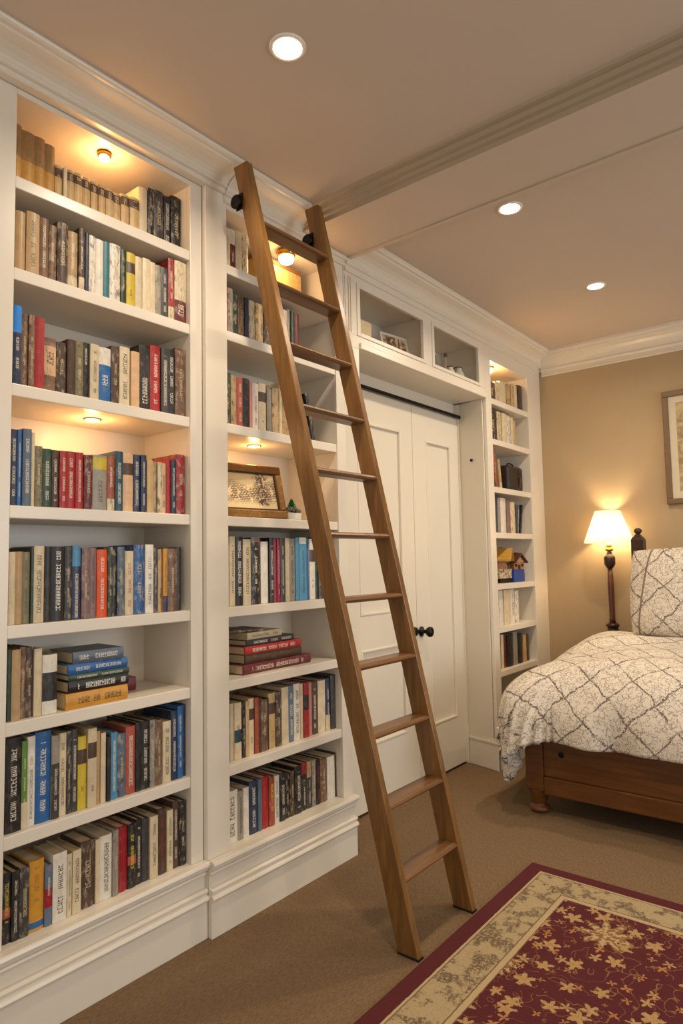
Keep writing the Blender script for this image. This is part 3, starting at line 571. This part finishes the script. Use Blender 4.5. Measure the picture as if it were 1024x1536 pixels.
# ------------------------------------------------------------------ rug
def rug():
    k = NT('red_floral_rug'); c = k.co(); X, Y, Z = k.sep(c)[:3]   # origin at the far left corner; x runs -, y runs -
    # distance from the nearest edge
    ax = k.math('MULTIPLY', X, -1); ay = k.math('MULTIPLY', Y, -1)
    ed = k.math('MINIMUM', k.math('MINIMUM', ax, ay), k.math('MINIMUM', k.math('ADD', X, 2.6), k.math('ADD', Y, 1.75)))
    nz = k.noise(c, 60, 2); ed2 = k.math('ADD', ed, k.math('MULTIPLY', k.math('SUBTRACT', nz, .5), .004))
    red = s2l((90, 13, 19)); dred = s2l((64, 9, 14)); cream = s2l((166, 146, 108)); brown = s2l((86, 66, 46)); gold = s2l((186, 144, 84))
    pile = k.noise(c, 300, 2, .6)
    def flowers(scale, rad, rnd, seedloc, petals, thr):
        v = k.vor(k.map(c, loc=seedloc), scale, rnd=rnd, dims='2D')
        delta = k.vmath('SUBTRACT', k.map(c, loc=seedloc), v.outputs['Position'])
        dx, dy, _ = k.sep(delta)[:3]
        ang = k.math('ARCTAN2', dy, dx); r_ = k.vmath('LENGTH', delta, out=1)
        cr = k.sep(v.outputs['Color'])
        a = k.math('ADD', k.math('MULTIPLY', ang, petals), k.math('MULTIPLY', cr[0], 6.28))
        pet = k.math('MULTIPLY_ADD', k.math('COSINE', a), .24, .76)
        wob = k.math('MULTIPLY_ADD', k.noise(c, 70, 3, .7), 1.5, .25)
        R_ = k.math('MULTIPLY', k.math('MULTIPLY', pet, wob), k.math('MULTIPLY_ADD', cr[1], rad*.6, rad*.7))
        m = k.math('LESS_THAN', r_, R_)
        core = k.math('LESS_THAN', r_, k.math('MULTIPLY', R_, .38))
        on = k.math('GREATER_THAN', cr[2], thr)
        return k.math('MULTIPLY', m, on), k.math('MULTIPLY', core, on)
    f1, c1 = flowers(11.5, .029, .8, (0, 0, 0), 5, .08)
    f2, c2 = flowers(3.2, .085, .55, (.13, .21, 0), 9, .35)
    f3, c3 = flowers(17, .017, .9, (.4, .7, 0), 4, .3)
    # vines
    vn = k.vor(k.vmath('ADD', k.map(c, (1, 1, 0)), k.vmath('SCALE', k.noise(c, 7, 2, out=1), None)), 5.5, feature='DISTANCE_TO_EDGE')
    
    vine = k.math('MULTIPLY', k.math('LESS_THAN', vn.outputs[0], .022), k.math('GREATER_THAN', k.noise(c, 13, 1), .44))
    fld = k.mix(k.math('MULTIPLY', vine, .9), k.mix(pile, dred, red), s2l((128, 86, 54)))
    fld = k.mix(f3, fld, s2l((164, 112, 62)))
    fld = k.mix(f1, fld, k.mix(k.noise(c, 80, 2), s2l((186, 154, 102)), s2l((146, 104, 58))))
    fld = k.mix(k.math('MULTIPLY', c1, .7), fld, s2l((150, 96, 44)))
    fld = k.mix(f2, fld, k.mix(k.step(k.noise(c, 70, 3), .45, .55), s2l((178, 152, 104)), s2l((124, 86, 48))))
    # border
    bn = k.noise(c, 16, 3, .6); bf = k.noise(c, 130, 3, .7)
    leaf = k.math('MULTIPLY', k.step(bn, .47, .55), k.step(bf, .38, .54))
    fine = k.math('MULTIPLY', k.step(k.noise(c, 160, 2), .58, .64), .5)
    bord = k.mix(k.math('MULTIPLY', leaf, .85), k.mix(fine, cream, s2l((132, 110, 78))), brown)
    col = k.mix(k.math('GREATER_THAN', ed2, .058), k.mix(pile, dred, red), s2l((176, 154, 114)))
    col = k.mix(k.math('GREATER_THAN', ed2, .066), col, s2l((110, 88, 62)))
    col = k.mix(k.math('GREATER_THAN', ed2, .070), col, bord)
    col = k.mix(k.math('GREATER_THAN', ed2, .190), col, s2l((104, 82, 58)))
    col = k.mix(k.math('GREATER_THAN', ed2, .194), col, s2l((176, 152, 112)))
    col = k.mix(k.math('GREATER_THAN', ed2, .212), col, s2l((110, 88, 62)))
    col = k.mix(k.math('GREATER_THAN', ed2, .215), col, fld)
    k.base(col); k.rough(.95); k.bump(pile, .6, .003)
    o = link('area_rug', boxes((-2.6, 0, -1.75, 0, .0005, .011)), k.m, None, (2.648, 1.172, 0), bevel=.004)
    tag(o, 'dark red floral rug with cream leaf border lying on the carpet', 'rug')
rug()
# ------------------------------------------------------------------ bed
def bed():
    r = thing('bed', 'honey brown wooden bed with turned feet and tall dark posts', 'bed', (3.17, 1.42, 0))
    ox, oy = 3.17, 1.42
    def bl(name, x0, x1, y0, y1, z0, z1, mat='bedwood', bev=.004): return link(name, boxes((x0-ox, x1-ox, y0-oy, y1-oy, z0, z1)), M[mat], r, bevel=bev)
    Y0 = -.10
    bl('corner_post', 3.17, 3.25, 1.33, 1.42, .115, .40); bl('corner_post', 3.17, 3.25, Y0, Y0+.09, .115, .40)
    bl('foot_rail', 3.182, 3.215, Y0+.09, 1.33, .185, .40)
    bl('lower_rail', 3.172, 3.222, Y0+.09, 1.33, .10, .185, bev=.006)
    bl('side_rail', 3.25, 4.30, 1.375, 1.405, .14, .38); bl('side_rail', 3.25, 4.30, Y0+.02, Y0+.05, .14, .38)
    for y in (1.375, Y0+.045):
        bm = bmesh.new(); lathe(bm, [(0, 0), (.034, 0), (.046, .007), (.050, .018), (.045, .029), (.033, .034), (.030, .040), (.036, .055), (.046, .085), (.050, .108), (.050, .116), (0, .116)], 3.224-ox, y-oy-.0, 28)
        link('turned_foot', bm, M['bedwood'], r, smooth=True)
    bm = bmesh.new(); lathe(bm, [(0, 0), (.012, 0), (.014, .003), (.007, .004), (0, .0035)], seg=20)
    s_ = link('bolt_cover', bm, M['black'], r, (3.181-ox, 1.24-oy, .30)); s_.rotation_euler = (0, -PI/2, 0)
    # mattress support and headboard
    bl('mattress', 3.24, 4.26, Y0+.06, 1.33, .30, .66, 'linen', .05)
    def post(y, px=4.36):
        bm = bmesh.new()
        p4 = lambda s, z: [(px-ox-s, y-oy-s, z), (px-ox+s, y-oy-s, z), (px-ox+s, y-oy+s, z), (px-ox-s, y-oy+s, z)]
        rings = [[bm.verts.new(q) for q in p4(s, z)] for s, z in ((.018, 0), (.018, .5), (.017, 1.2), (.017, 1.205), (.034, 1.215), (.036, 1.225), (.036, 1.345), (.030, 1.36), (.018, 1.372), (.016, 1.38))]
        bm.faces.new(rings[0][::-1]); bm.faces.new(rings[-1])
        for A, B in zip(rings, rings[1:]):
            for i in range(4): bm.faces.new((A[i], A[(i+1) % 4], B[(i+1) % 4], B[i]))
        o = link('head_post', bm, M['darkwood'], r, bevel=.003)
        bm = bmesh.new(); lathe(bm, [(0, 1.379), (.014, 1.379), (.013, 1.385), (.022, 1.392), (.025, 1.402), (.02, 1.413), (.010, 1.419), (0, 1.42)], px-ox, y-oy, 24)
        link('finial', bm, M['darkwood'], o, smooth=True)
    post(1.152); post(-.02)
    bl('headboard', 4.345, 4.372, .0, 1.133, .35, 1.10, 'darkwood')
M['linen'] = plain('white_linen', (214, 204, 186), .8)
bed()
def toile(name, lat=.2):
    k = NT(name); u = k.n('ShaderNodeUVMap').outputs[0]
    base = k.mix(k.noise(u, 6, 2), s2l((214, 203, 186)), s2l((224, 215, 200)))
    wob = k.vmath('SCALE', k.vmath('SUBTRACT', k.noise(u, 11, 3, .6, out=1), (.5, .5, .5))); wob.node.inputs['Scale'].default_value = .055
    uw = k.vmath('ADD', u, wob); X, Y, _ = k.sep(uw)[:3]
    def lines(expr, th):
        f = k.math('FRACT', expr); return k.math('LESS_THAN', k.math('ABSOLUTE', k.math('SUBTRACT', f, .5)), th)
    s1 = k.math('DIVIDE', k.math('ADD', X, Y), lat); s2 = k.math('DIVIDE', k.math('SUBTRACT', X, Y), lat)
    br = k.step(k.noise(u, 170, 2), .36, .5)
    brf = k.step(k.noise(u, 9, 2), .32, .42)
    L = k.math('MULTIPLY', k.math('MAXIMUM', lines(s1, .030), lines(s2, .030)), k.math('MULTIPLY', br, brf))
    # finer lattice inside some diamonds
    L2 = k.math('MULTIPLY', k.math('MAXIMUM', lines(k.math('MULTIPLY', s1, 3), .03), lines(k.math('MULTIPLY', s2, 3), .03)), k.math('MULTIPLY', k.step(k.noise(u, 12, 1), .52, .6), .55))
    v1 = k.vor(uw, 36, feature='DISTANCE_TO_EDGE', dims='2D').outputs[0]
    v2 = k.vor(uw, 75, feature='DISTANCE_TO_EDGE', dims='2D').outputs[0]
    tw = k.math('MULTIPLY', k.math('LESS_THAN', v1, .06), k.step(k.noise(u, 24, 2), .44, .5))
    tw2 = k.math('MULTIPLY', k.math('LESS_THAN', v2, .09), k.step(k.noise(k.map(u, loc=(3, 1, 0)), 38, 2), .45, .51))
    t = k.math('MAXIMUM', k.math('MAXIMUM', L, L2), k.math('MULTIPLY', k.math('MULTIPLY', k.math('MAXIMUM', tw, tw2), k.step(k.noise(u, 120, 2), .38, .5)), .66))
    k.base(k.mix(k.math('MULTIPLY', t, .9), base, s2l((70, 54, 42)))); k.rough(.85); k.bump(k.noise(u, 300, 2), .2, .001)
    return k.m
M['toile'] = toile('twig_lattice_cotton')
def grid_mesh(name, fn, nu, nv, u0, u1, v0, v1, mat, parent=None, loc=None, thick=.012, sub=0):
    me = bpy.data.meshes.new(name); vs_, fs, uv = [], [], []
    for j in range(nv+1):
        for i in range(nu+1):
            u = u0+(u1-u0)*i/nu; v = v0+(v1-v0)*j/nv; vs_.append(fn(u, v)); uv.append((u, v))
    for j in range(nv):
        for i in range(nu):
            a = j*(nu+1)+i; fs.append((a, a+1, a+nu+2, a+nu+1))
    me.from_pydata(vs_, [], fs); l = me.uv_layers.new(name='UVMap')
    for p in me.polygons:
        p.use_smooth = True
        for li in p.loop_indices: l.data[li].uv = uv[me.loops[li].vertex_index]
    me.materials.append(mat); o = bpy.data.objects.new(name, me); C.objects.link(o)
    if parent: o.parent = parent
    if loc: o.location = loc
    if thick:
        s = o.modifiers.new('thickness', 'SOLIDIFY'); s.thickness = thick; s.offset = -1
    return o
def duvet():
    RHO = .30
    FX, FY = 3.40, 1.245      # flat top region starts here
    NY = .10
    def roll(d, rho=RHO):
        q = rho*PI/2
        if d <= 0: return 0, 0
        if d < q: return rho*math.sin(d/rho), rho*(1-math.cos(d/rho))
        return rho, rho+(d-q)
    def fn(s, t):
        a = max(0, FX-s); b = max(0, t-FY); c_ = max(0, NY-t)
        bb = b or c_; sg = 1 if b else -1
        r_ = math.hypot(a, bb)
        if a and bb: r_ = math.hypot(a, bb)
        O_, D_ = roll(r_)
        hang = max(0, D_-.16)
        n = math.hypot(a, bb) or 1
        ux, uy = a/n, bb/n
        # folds grow as the cloth falls
        along = s*uy+t*ux
        fold = hang*.11*math.sin(along*17+1.3)+hang*.05*math.sin(along*31)
        if a and bb: fold += hang*.22*math.sin(math.atan2(bb, a)*6.0-.6)
        O_ = O_*(1+(.36*(2*ux*uy)**2 if r_ else 0))+fold
        x = min(s, 9) if not a else FX-ux*O_
        y = t if not bb else (FY+uy*O_ if sg > 0 else NY-uy*O_)
        top = .725+.055*min(1, max(0, (s-3.2)/.8))
        puff = .012*math.sin(s*7.3+t*3)+.010*math.sin(t*9.1-s*4)+.006*math.sin(s*19+t*13)
        z = top+puff*(1 if r_ < .3 else max(0, 1-(r_-.3)*3))-D_
        # the head end sinks slightly towards the pillow
        return (x-FX, y-FY, max(z, .03))
    o = grid_mesh('duvet', fn, 110, 150, 2.88, 4.22, -.35, 1.245+.56, M['toile'], None, (FX, FY, 0), .022)
    tag(o, 'white duvet with dark twig lattice print hanging over the bed corner', 'duvet')
duvet()
def pillow(x, yl, yr, zb, zt, lean, label):
    W_, H_ = yl-yr, zt-zb
    r = thing('pillow', label, 'pillow', (x, (yl+yr)/2, zb))
    def mk(side):
        def fn(u, v):
            a, b = 2*u/W_-1, 2*v/H_-1
            f = max(0, (1-abs(a)**3.2))**.55*max(0, (1-abs(b)**3.2))**.55
            pin = 1-.05*(b*b)*(abs(a)**3); pinv = 1-.06*(a*a)*abs(b)**3
            y = a*W_/2*(1-.045*(1-abs(b))**1*0)*pin; z = H_/2*(1+b*pinv)
            z = z+(-.02*(a*a)*0)
            return (side*(.095*f+.004)+z*lean, -y, z)
        return fn
    bm_f = grid_mesh('pillow_front', mk(-1), 40, 32, 0, W_, 0, H_, M['toile'], r, None, 0)
    grid_mesh('pillow_back', mk(1), 40, 32, 0, W_, 0, H_, M['toile'], r, None, 0)
    # flange seam running inside the near edge
    f = mk(-1); pts = []
    for sgn in (.125, W_-.125):
        pts = [Vector(f(sgn-.075*(1-v/H_)*(1 if sgn < W_/2 else -1), v))+Vector((-.002, 0, 0)) for v in [H_*(.01+.98*i/24) for i in range(25)]]
        bm = bmesh.new(); tube(bm, pts, .0045, 8); link('seam_piping', bm, M['piping'], r, smooth=True)
M['piping'] = plain('grey_brown_piping', (124, 108, 88), .8)
pillow(4.13, 1.165, .40, .776, 1.292, .20, 'large twig-print pillow propped against the headboard')
# ------------------------------------------------------------------ nightstand and lamp
def nightstand():
    x0, x1, y0, y1, h = 4.395, 4.54, 1.205, 1.45, .745
    cx, cy = (x0+x1)/2, (y0+y1)/2
    r = thing('nightstand', 'dark wooden nightstand hidden behind the bed, carrying the lamp', 'nightstand', (cx, cy, 0))
    link('table_top', boxes((x0-cx, x1-cx, y0-cy, y1-cy, h-.025, h)), M['darkwood'], r, bevel=.004)
    link('body', boxes((x0-cx+.01, x1-cx-.01, y0-cy+.01, y1-cy-.01, h-.20, h-.0255)), M['darkwood'], r, bevel=.003)
    for sx in (x0-cx+.015, x1-cx-.045):
        for sy in (y0-cy+.015, y1-cy-.045): link('leg', boxes((sx, sx+.03, sy, sy+.03, 0, h-.2005)), M['darkwood'], r, bevel=.003)
nightstand()
def lamp():
    x, y, z0 = 4.465, 1.362, .7455
    r = thing('table_lamp', 'lit table lamp with cream shade on a slim dark turned column', 'lamp', (x, y, z0))
    bm = bmesh.new(); lathe(bm, [(0, 0), (.050, 0), (.052, .012), (.036, .022), (.032, .04), (.040, .05), (.044, .058), (.030, .068), (.020, .072), (0, .072)], seg=32)
    link('base', bm, M['darkwood'], r, smooth=True)
    bm = bmesh.new(); lathe(bm, [(0, .072), (.021, .072), (.0165, .10), (.019, .30), (.0155, .427), (0, .427)], seg=24)
    link('column', bm, M['column'], r, smooth=True)
    bm = bmesh.new(); lathe(bm, [(0, .425), (.018, .425), (.026, .437), (.034, .450), (.036, .485), (.033, .501), (.02, .513), (.014, .521), (.018, .527), (.008, .532), (0, .532)], seg=32)
    link('vase_knop', bm, M['darkwood'], r, smooth=True)
    bm = bmesh.new(); lathe(bm, [(0, .532), (.012, .532), (.024, .540), (.026, .550), (.014, .556), (.014, .565), (.018, .57), (.012, .58), (0, .58)], seg=24)
    link('brass_socket', bm, M['brass'], r, smooth=True)
    ZB, ZT = .590, .800
    bm = bmesh.new(); n = 56
    pr = [(.152, ZB), (.1535, ZB+.004), (.078, ZT), (.0765, ZT), (.0745, ZT), (.1495, ZB+.004), (.149, ZB)]
    lathe(bm, pr+[pr[0]], seg=n)
    bmesh.ops.remove_doubles(bm, verts=bm.verts, dist=1e-6)
    link('shade', bm, M['shade'], r, smooth=True)
    bm = bmesh.new()
    for a in (0, 2*PI/3, 4*PI/3): tube(bm, [(0, 0, ZT-.012), (.0755*math.cos(a), .0755*math.sin(a), ZT-.004)], .0015, 6)
    tube(bm, [(0, .012, .567), (0, .055, .62), (0, .055, .70), (0, 0, ZT-.012)], .0015, 6); tube(bm, [(0, -.012, .567), (0, -.055, .62), (0, -.055, .70), (0, 0, ZT-.012)], .0015, 6)
    link('harp', bm, M['brass'], r)
    bm = bmesh.new(); lathe(bm, [(0, .58), (.012, .58), (.014, .595), (.027, .62), (.029, .645), (.02, .668), (0, .678)], seg=24)
    link('light_bulb', bm, M['bulb'], r, smooth=True)
    bulb('lamp_light', (0, 0, .70), LAMP_W, (1.0, .72, .42), .035, r)
M['column'] = wood('reddish_walnut', (112, 62, 34), (66, 32, 18), .28)
M['bulb'] = emit('lit_bulb', (1.0, .82, .56), 12)
k = NT('cream_silk_shade'); tl = k.n('ShaderNodeBsdfTranslucent'); tl.inputs[0].default_value = (.97, .93, .84, 1); df = k.n('ShaderNodeBsdfDiffuse'); df.inputs[0].default_value = (.90, .86, .78, 1)
mx = k.n('ShaderNodeMixShader'); mx.inputs[0].default_value = .55; k.set(mx.inputs[1], df.outputs[0]); k.set(mx.inputs[2], tl.outputs[0]); k.set(k.out.inputs[0], mx.outputs[0]); M['shade'] = k.m
lamp()
# ------------------------------------------------------------------ wall picture
def wall_picture():
    y1, y0, z0, z1 = 1.012, .40, 1.567, 2.284
    cy = (y0+y1)/2
    r = thing('framed_picture', 'framed landscape print in grey-brown frame on the beige wall', 'picture', (WX, cy, z0)); h = z1-z0; a, b = y0-cy, y1-cy; t = .035
    bm = bmesh.new()
    for q in ((a, b, 0, t), (a, b, h-t, h), (a, a+t, t, h-t), (b-t, b, t, h-t)): box(bm, -.03, -.001, *q)
    link('frame', bm, plain('grey_brown_frame', (118, 92, 62), .45, var=.15), r, bevel=.005)
    m = .042
    bm = bmesh.new()
    for q in ((a+t, b-t, t, t+m), (a+t, b-t, h-t-m, h-t), (a+t, a+t+m, t+m, h-t-m), (b-t-m, b-t, t+m, h-t-m)): box(bm, -.017, -.012, *q)
    link('mat_board', bm, plain('ivory_mat', (214, 200, 172), .8), r)
    kk = NT('faded_landscape'); c = kk.co(); n1 = kk.noise(kk.map(c, (1, 3, 5)), 3, 5, .6, dist=1.2)
    kk.base(kk.mix(kk.step(n1, .35, .6), s2l((150, 126, 84)), s2l((196, 172, 126)))); kk.rough(.5)
    link('print', boxes((-.012, -.006, a+t, b-t, t, h-t)), kk.m, r)
wall_picture()
# ------------------------------------------------------------------ shelf ornaments
def shelf_picture():
    W_, H_ = .355, .225; t = .034
    r = thing('gilt_picture_frame', 'ornate gilt frame with sepia town print on the middle bookcase', 'picture frame', (1.79, 1.90, 1.424))
    r.rotation_euler = (math.radians(-14), 0, math.radians(-8))
    bm = bmesh.new(); a, b = -W_/2, W_/2
    for q in ((a, b, 0, t), (a, b, H_-t, H_), (a, a+t, t, H_-t), (b-t, b, t, H_-t)): box(bm, q[0], q[1], -.012, .012, q[2], q[3])
    link('frame', bm, M['gold'], r, bevel=.006, seg=3)
    bm = bmesh.new(); s = t-.004; e = .010
    for q in ((a+s, b-s, s, s+e), (a+s, b-s, H_-s-e, H_-s), (a+s, a+s+e, s+e, H_-s-e), (b-s-e, b-s, s+e, H_-s-e)): box(bm, q[0], q[1], -.008, .006, q[2], q[3])
    link('inner_slip', bm, M['darkwood'], r, bevel=.002)
    kk = NT('sepia_town_print'); c = kk.co(); X, Y, Z = kk.sep(c)[:3]
    band = kk.math('MULTIPLY', kk.step(Z, .05, .085), kk.step(kk.math('ADD', Z, kk.math('MULTIPLY', kk.math('ABSOLUTE', X), -.25)), .15, .11))
    br = kk.n('ShaderNodeTexBrick'); kk.set(br.inputs[0], kk.map(c, (1, 1, 1), (PI/2, 0, 0))); br.inputs['Scale'].default_value = 34; br.inputs['Mortar Size'].default_value = .06
    br.inputs['Color1'].default_value = (.55, .40, .2, 1); br.inputs['Color2'].default_value = (.8, .62, .36, 1); br.inputs['Mortar'].default_value = (.12, .06, .03, 1)
    n1 = kk.noise(c, 55, 4, .6)
    col = kk.mix(kk.math('MULTIPLY', band, kk.step(n1, .4, .5)), s2l((226, 200, 148)), br.outputs[0])
    tree = kk.math('MULTIPLY', kk.step(kk.math('ADD', kk.math('ABSOLUTE', kk.math('SUBTRACT', X, .07)), kk.math('MULTIPLY', n1, .07)), .075, .05), kk.step(Z, .045, .06))
    col = kk.mix(kk.math('MULTIPLY', tree, kk.step(kk.noise(c, 120, 3), .42, .56)), col, s2l((80, 52, 34)))
    kk.base(col); kk.rough(.4)
    link('print', boxes((a+t-.003, b-t+.003, -.004, .004, t-.003, H_-t+.003)), kk.m, r)
    link('easel_back', boxes((-.02, .02, .013, .018, .0, H_*.8)), M['darkwood'], r)
shelf_picture()
def succulent():
    r = thing('succulent_pot', 'tiny green succulent in a white pot beside the gilt frame', 'potted plant', (2.005, 1.885, 1.4205))
    bm = bmesh.new(); lathe(bm, [(0, 0), (.036, 0), (.04, .006), (.041, .03), (.037, .03), (.036, .024), (0, .024)], seg=32); link('pot', bm, M['white_ceramic'], r, smooth=False, bevel=.001)
    bm = bmesh.new()
    for i in range(46):
        a = i*2.4; rr = .036*math.sqrt((i+.5)/46); p = Vector((rr*math.cos(a), rr*math.sin(a), .030+.024*(1-(rr/.038)**2)+random.uniform(0, .005)))
        q = random.uniform(.0045, .0085); mtx = Matrix.Translation(p) @ Matrix.Rotation(random.random()*3, 4, 'X'); bmesh.ops.create_icosphere(bm, subdivisions=1, radius=q, matrix=mtx)
    link('grey_rosettes', bm, plain('grey_green_rosette', (104, 108, 92), .7, var=.3), r, smooth=True)
    bm = bmesh.new()
    for i in range(40):
        a = i*2.399; f = i/40; ln = .020*(1-f)+.008; z = .048+.036*f; tl_ = .9-.9*f+.15
        d = Vector((math.cos(a)*math.sin(tl_+.2), math.sin(a)*math.sin(tl_+.2), math.cos(tl_+.2))); b = Vector((0, 0, z)); s = d.cross(Vector((0, 0, 1))).normalized()
        vv = [bm.verts.new(b+s*.003), bm.verts.new(b+d*ln*.55+s*.006), bm.verts.new(b+d*ln), bm.verts.new(b+d*ln*.55-s*.006), bm.verts.new(b-s*.003), bm.verts.new(b+d*ln*.5+Vector((0, 0, .004)))]
        for m_ in range(5): bm.faces.new((vv[m_], vv[(m_+1) % 5], vv[5]))
    link('leaves', bm, plain('bright_green_leaf', (52, 140, 62), .4), r)
succulent()
# top cell of the middle bookcase: pale box with patterned lid
def box_thing(name, label, cat, x, y, z, w, d, h, mat, lid=None, rz=0, lidh=.02):
    r = thing(name, label, cat, (x, y, z), rz)
    link('box_body', boxes((-w/2, w/2, -d/2, d/2, 0, h-(lidh if lid else 0))), mat, r, bevel=.002)
    if lid: link('lid', boxes((-w/2-.002, w/2+.002, -d/2-.002, d/2+.002, h-lidh+.0004, h)), lid, r, bevel=.002)
    return r
box_thing('storage_box', 'gold patterned storage box behind the bright bulb, top shelf', 'box', 2.01, 2.02, 2.3645, .27, .16, .185, plain('patterned_gold_paper', (196, 158, 92), .5, var=.35, scale=60), plain('brown_box_lid', (128, 88, 46), .5, var=.3, scale=80))
# dark case in the narrow bookcase
def case():
    r = thing('carrying_case', 'dark rounded case standing in the narrow right bookcase', 'case', (4.20, 1.91, 1.6936))
    link('case_body', boxes((-.115, .115, -.045, .06, 0, .175)), plain('dark_leather', (44, 32, 26), .45, var=.3, scale=60), r, bevel=.026, seg=5)
    bm = bmesh.new(); tube(bm, [(.04, -.047, .03), (.04, -.05, .09), (.045, -.05, .14), (.055, -.046, .155)], .006); link('strap', bm, M['rung'], r, smooth=True)
    bm = bmesh.new(); tube(bm, [(-.05, 0, .172), (-.04, 0, .19), (.0, 0, .196), (.04, 0, .19), (.05, 0, .172)], .005); link('handle', bm, M['black'], r, smooth=True)
case()
# ornament cell
zc = 1.0905
kk = NT('painted_label_card'); c = kk.co(); kk.base(kk.mix(kk.step(kk.noise(c, 70, 3), .5, .58), s2l((206, 188, 158)), s2l((120, 92, 70)))); kk.rough(.5)
b_ = thing('tin_box', 'small cream lettered box on dark base, narrow bookcase', 'box', (3.985, 1.90, zc))
link('dark_base', boxes((-.087, .087, -.035, .05, 0, .028)), M['black'], b_, bevel=.002)
link('card_box', boxes((-.085, .085, -.036, .05, .0283, .088)), kk.m, b_, bevel=.002)
box_thing('blue_box', 'bright blue box beside the cream lettered box, narrow bookcase', 'box', 4.165, 1.895, zc, .17, .08, .082, plain('royal_blue_card', (18, 62, 140), .4))
def house(x, y, z, s, label, roofc, rz=0):
    r = thing('cottage_ornament', label, 'ornament', (x, y, z), rz)
    bm = boxes((-.055*s, .055*s, -.04*s, .04*s, 0, .05*s))
    link('walls', bm, plain('timbered_wall', (168, 122, 84), .7, var=.5, scale=70), r)
    bm = bmesh.new(); e = .065*s
    for sx in (-1, 1):
        hexa(bm, [(sx*.068*s, -e, .040*s), (sx*.068*s, e, .040*s), (0, e, .098*s), (0, -e, .098*s)], [(sx*.068*s, -e, .048*s), (sx*.068*s, e, .048*s), (0, e, .107*s), (0, -e, .107*s)])
    link('roof', bm, plain('roof_'+label.split()[0], roofc, .6, var=.3, scale=60), r)
    bm = bmesh.new(); f = [bm.verts.new(p) for p in ((-.055*s, -.0402*s, .05*s), (.055*s, -.0402*s, .05*s), (0, -.0402*s, .095*s))]; g = [bm.verts.new(p) for p in ((-.055*s, .04*s, .05*s), (.055*s, .04*s, .05*s), (0, .04*s, .095*s))]
    bm.faces.new(f); bm.faces.new(g[::-1])
    for i in range(3): bm.faces.new((f[i], f[(i+1) % 3], g[(i+1) % 3], g[i]))
    link('gable', bm, plain('gable_plaster', (190, 160, 120), .7, var=.4, scale=80), r)
    link('chimney', boxes((.018*s, .034*s, -.01*s, .01*s, .08*s, .112*s)), M['rung'], r)
    link('door', boxes((-.012*s, .012*s, -.043*s, -.0402*s, .001, .03*s)), M['darkwood'], r)
    for sx in (-.034, .034): link('window', boxes((sx*s-.009*s, sx*s+.009*s, -.043*s, -.0402*s, .018*s, .036*s)), M['black'], r)
house(3.985, 1.905, zc+.0885, 1.25, 'yellow-roofed cottage ornament on the cream lettered box', (186, 142, 52), .3)
house(4.175, 1.895, zc+.0825, 1.0, 'brown-roofed small cottage ornament on the bright blue box', (96, 50, 34), -.2)
# things behind the glass
box_thing('card_box', 'small cream box at the left end of the overdoor cabinet', 'box', 2.50, 1.90, 2.2985, .13, .08, .108, plain('cream_striped_card', (208, 188, 150), .6, var=.2, scale=90))
def little_frame():
    r = thing('photo_frame', 'photo in pale frame behind the left glass pane', 'picture frame', (2.885, 1.93, 2.3015)); r.rotation_euler = (math.radians(-10), 0, -.15)
    bm = bmesh.new(); W_, H_, t = .21, .155, .014
    for q in ((-W_/2, W_/2, 0, t), (-W_/2, W_/2, H_-t, H_), (-W_/2, -W_/2+t, t, H_-t), (W_/2-t, W_/2, t, H_-t)): box(bm, q[0], q[1], -.008, .008, q[2], q[3])
    link('frame', bm, M['white_ceramic'], r, bevel=.002)
    kk = NT('brown_photo'); c = kk.co(); kk.base(kk.mix(kk.step(kk.noise(c, 34, 4), .42, .58), s2l((216, 186, 140)), s2l((88, 56, 40)))); kk.rough(.4)
    link('photo', boxes((-W_/2+t-.001, W_/2-t+.001, -.003, .003, t-.001, H_-t+.001)), kk.m, r)
little_frame()
def jug(x, y, z, s, label, mat, rimc):
    r = thing('jug', label, 'jug', (x, y, z))
    bm = bmesh.new(); lathe(bm, [(0, 0), (.03*s, 0), (.045*s, .02*s), (.052*s, .05*s), (.042*s, .085*s), (.026*s, .105*s), (.03*s, .125*s), (.027*s, .125*s), (.022*s, .105*s), (0, .09*s)], seg=32); link('body', bm, mat, r, smooth=True)
    bm = bmesh.new(); lathe(bm, [(.0265*s, .122*s), (.032*s, .122*s), (.032*s, .13*s), (.0265*s, .13*s), (.0265*s, .122*s)], seg=32); link('rim', bm, rimc, r, smooth=True)
    bm = bmesh.new(); tube(bm, [(.030*s, 0, .115*s), (.058*s, 0, .112*s), (.072*s, 0, .085*s), (.066*s, 0, .055*s), (.048*s, 0, .04*s)], .005*s); link('handle', bm, rimc, r, smooth=True)
M['teal_gl'] = plain('pale_teal_glaze', (130, 150, 136), .2)
def plate():
    r = thing('display_plate', 'pale teal square plate standing behind the right glass pane', 'plate', (3.275, 1.95, 2.2995)); r.rotation_euler = (math.radians(-10), 0, 0)
    link('plate', boxes((-.10, .10, -.005, .005, 0, .165)), M['teal_gl'], r, bevel=.02, seg=4)
plate()
jug(3.375, 1.885, 2.2985, .6, 'white and black jug behind the right glass pane', M['white_ceramic'], M['black'])
jug(3.50, 1.90, 2.2985, .78, 'grey-white jug at the right end behind the right glass pane', plain('grey_white_glaze', (196, 196, 176), .25), M['darkwood'])
def bud_stem():
    r = thing('finial_stem', 'thin stem with small brown knob between plate and jugs', 'ornament', (3.415, 1.935, 2.2985))
    bm = bmesh.new(); lathe(bm, [(0, 0), (.022, 0), (.022, .006), (.004, .012), (.004, .155), (0, .155)], seg=20); link('stem', bm, M['white_ceramic'], r, smooth=True)
    bm = bmesh.new(); lathe(bm, [(0, .155), (.009, .157), (.012, .167), (.008, .178), (0, .181)], seg=20); link('knob', bm, M['darkwood'], r, smooth=True)
bud_stem()
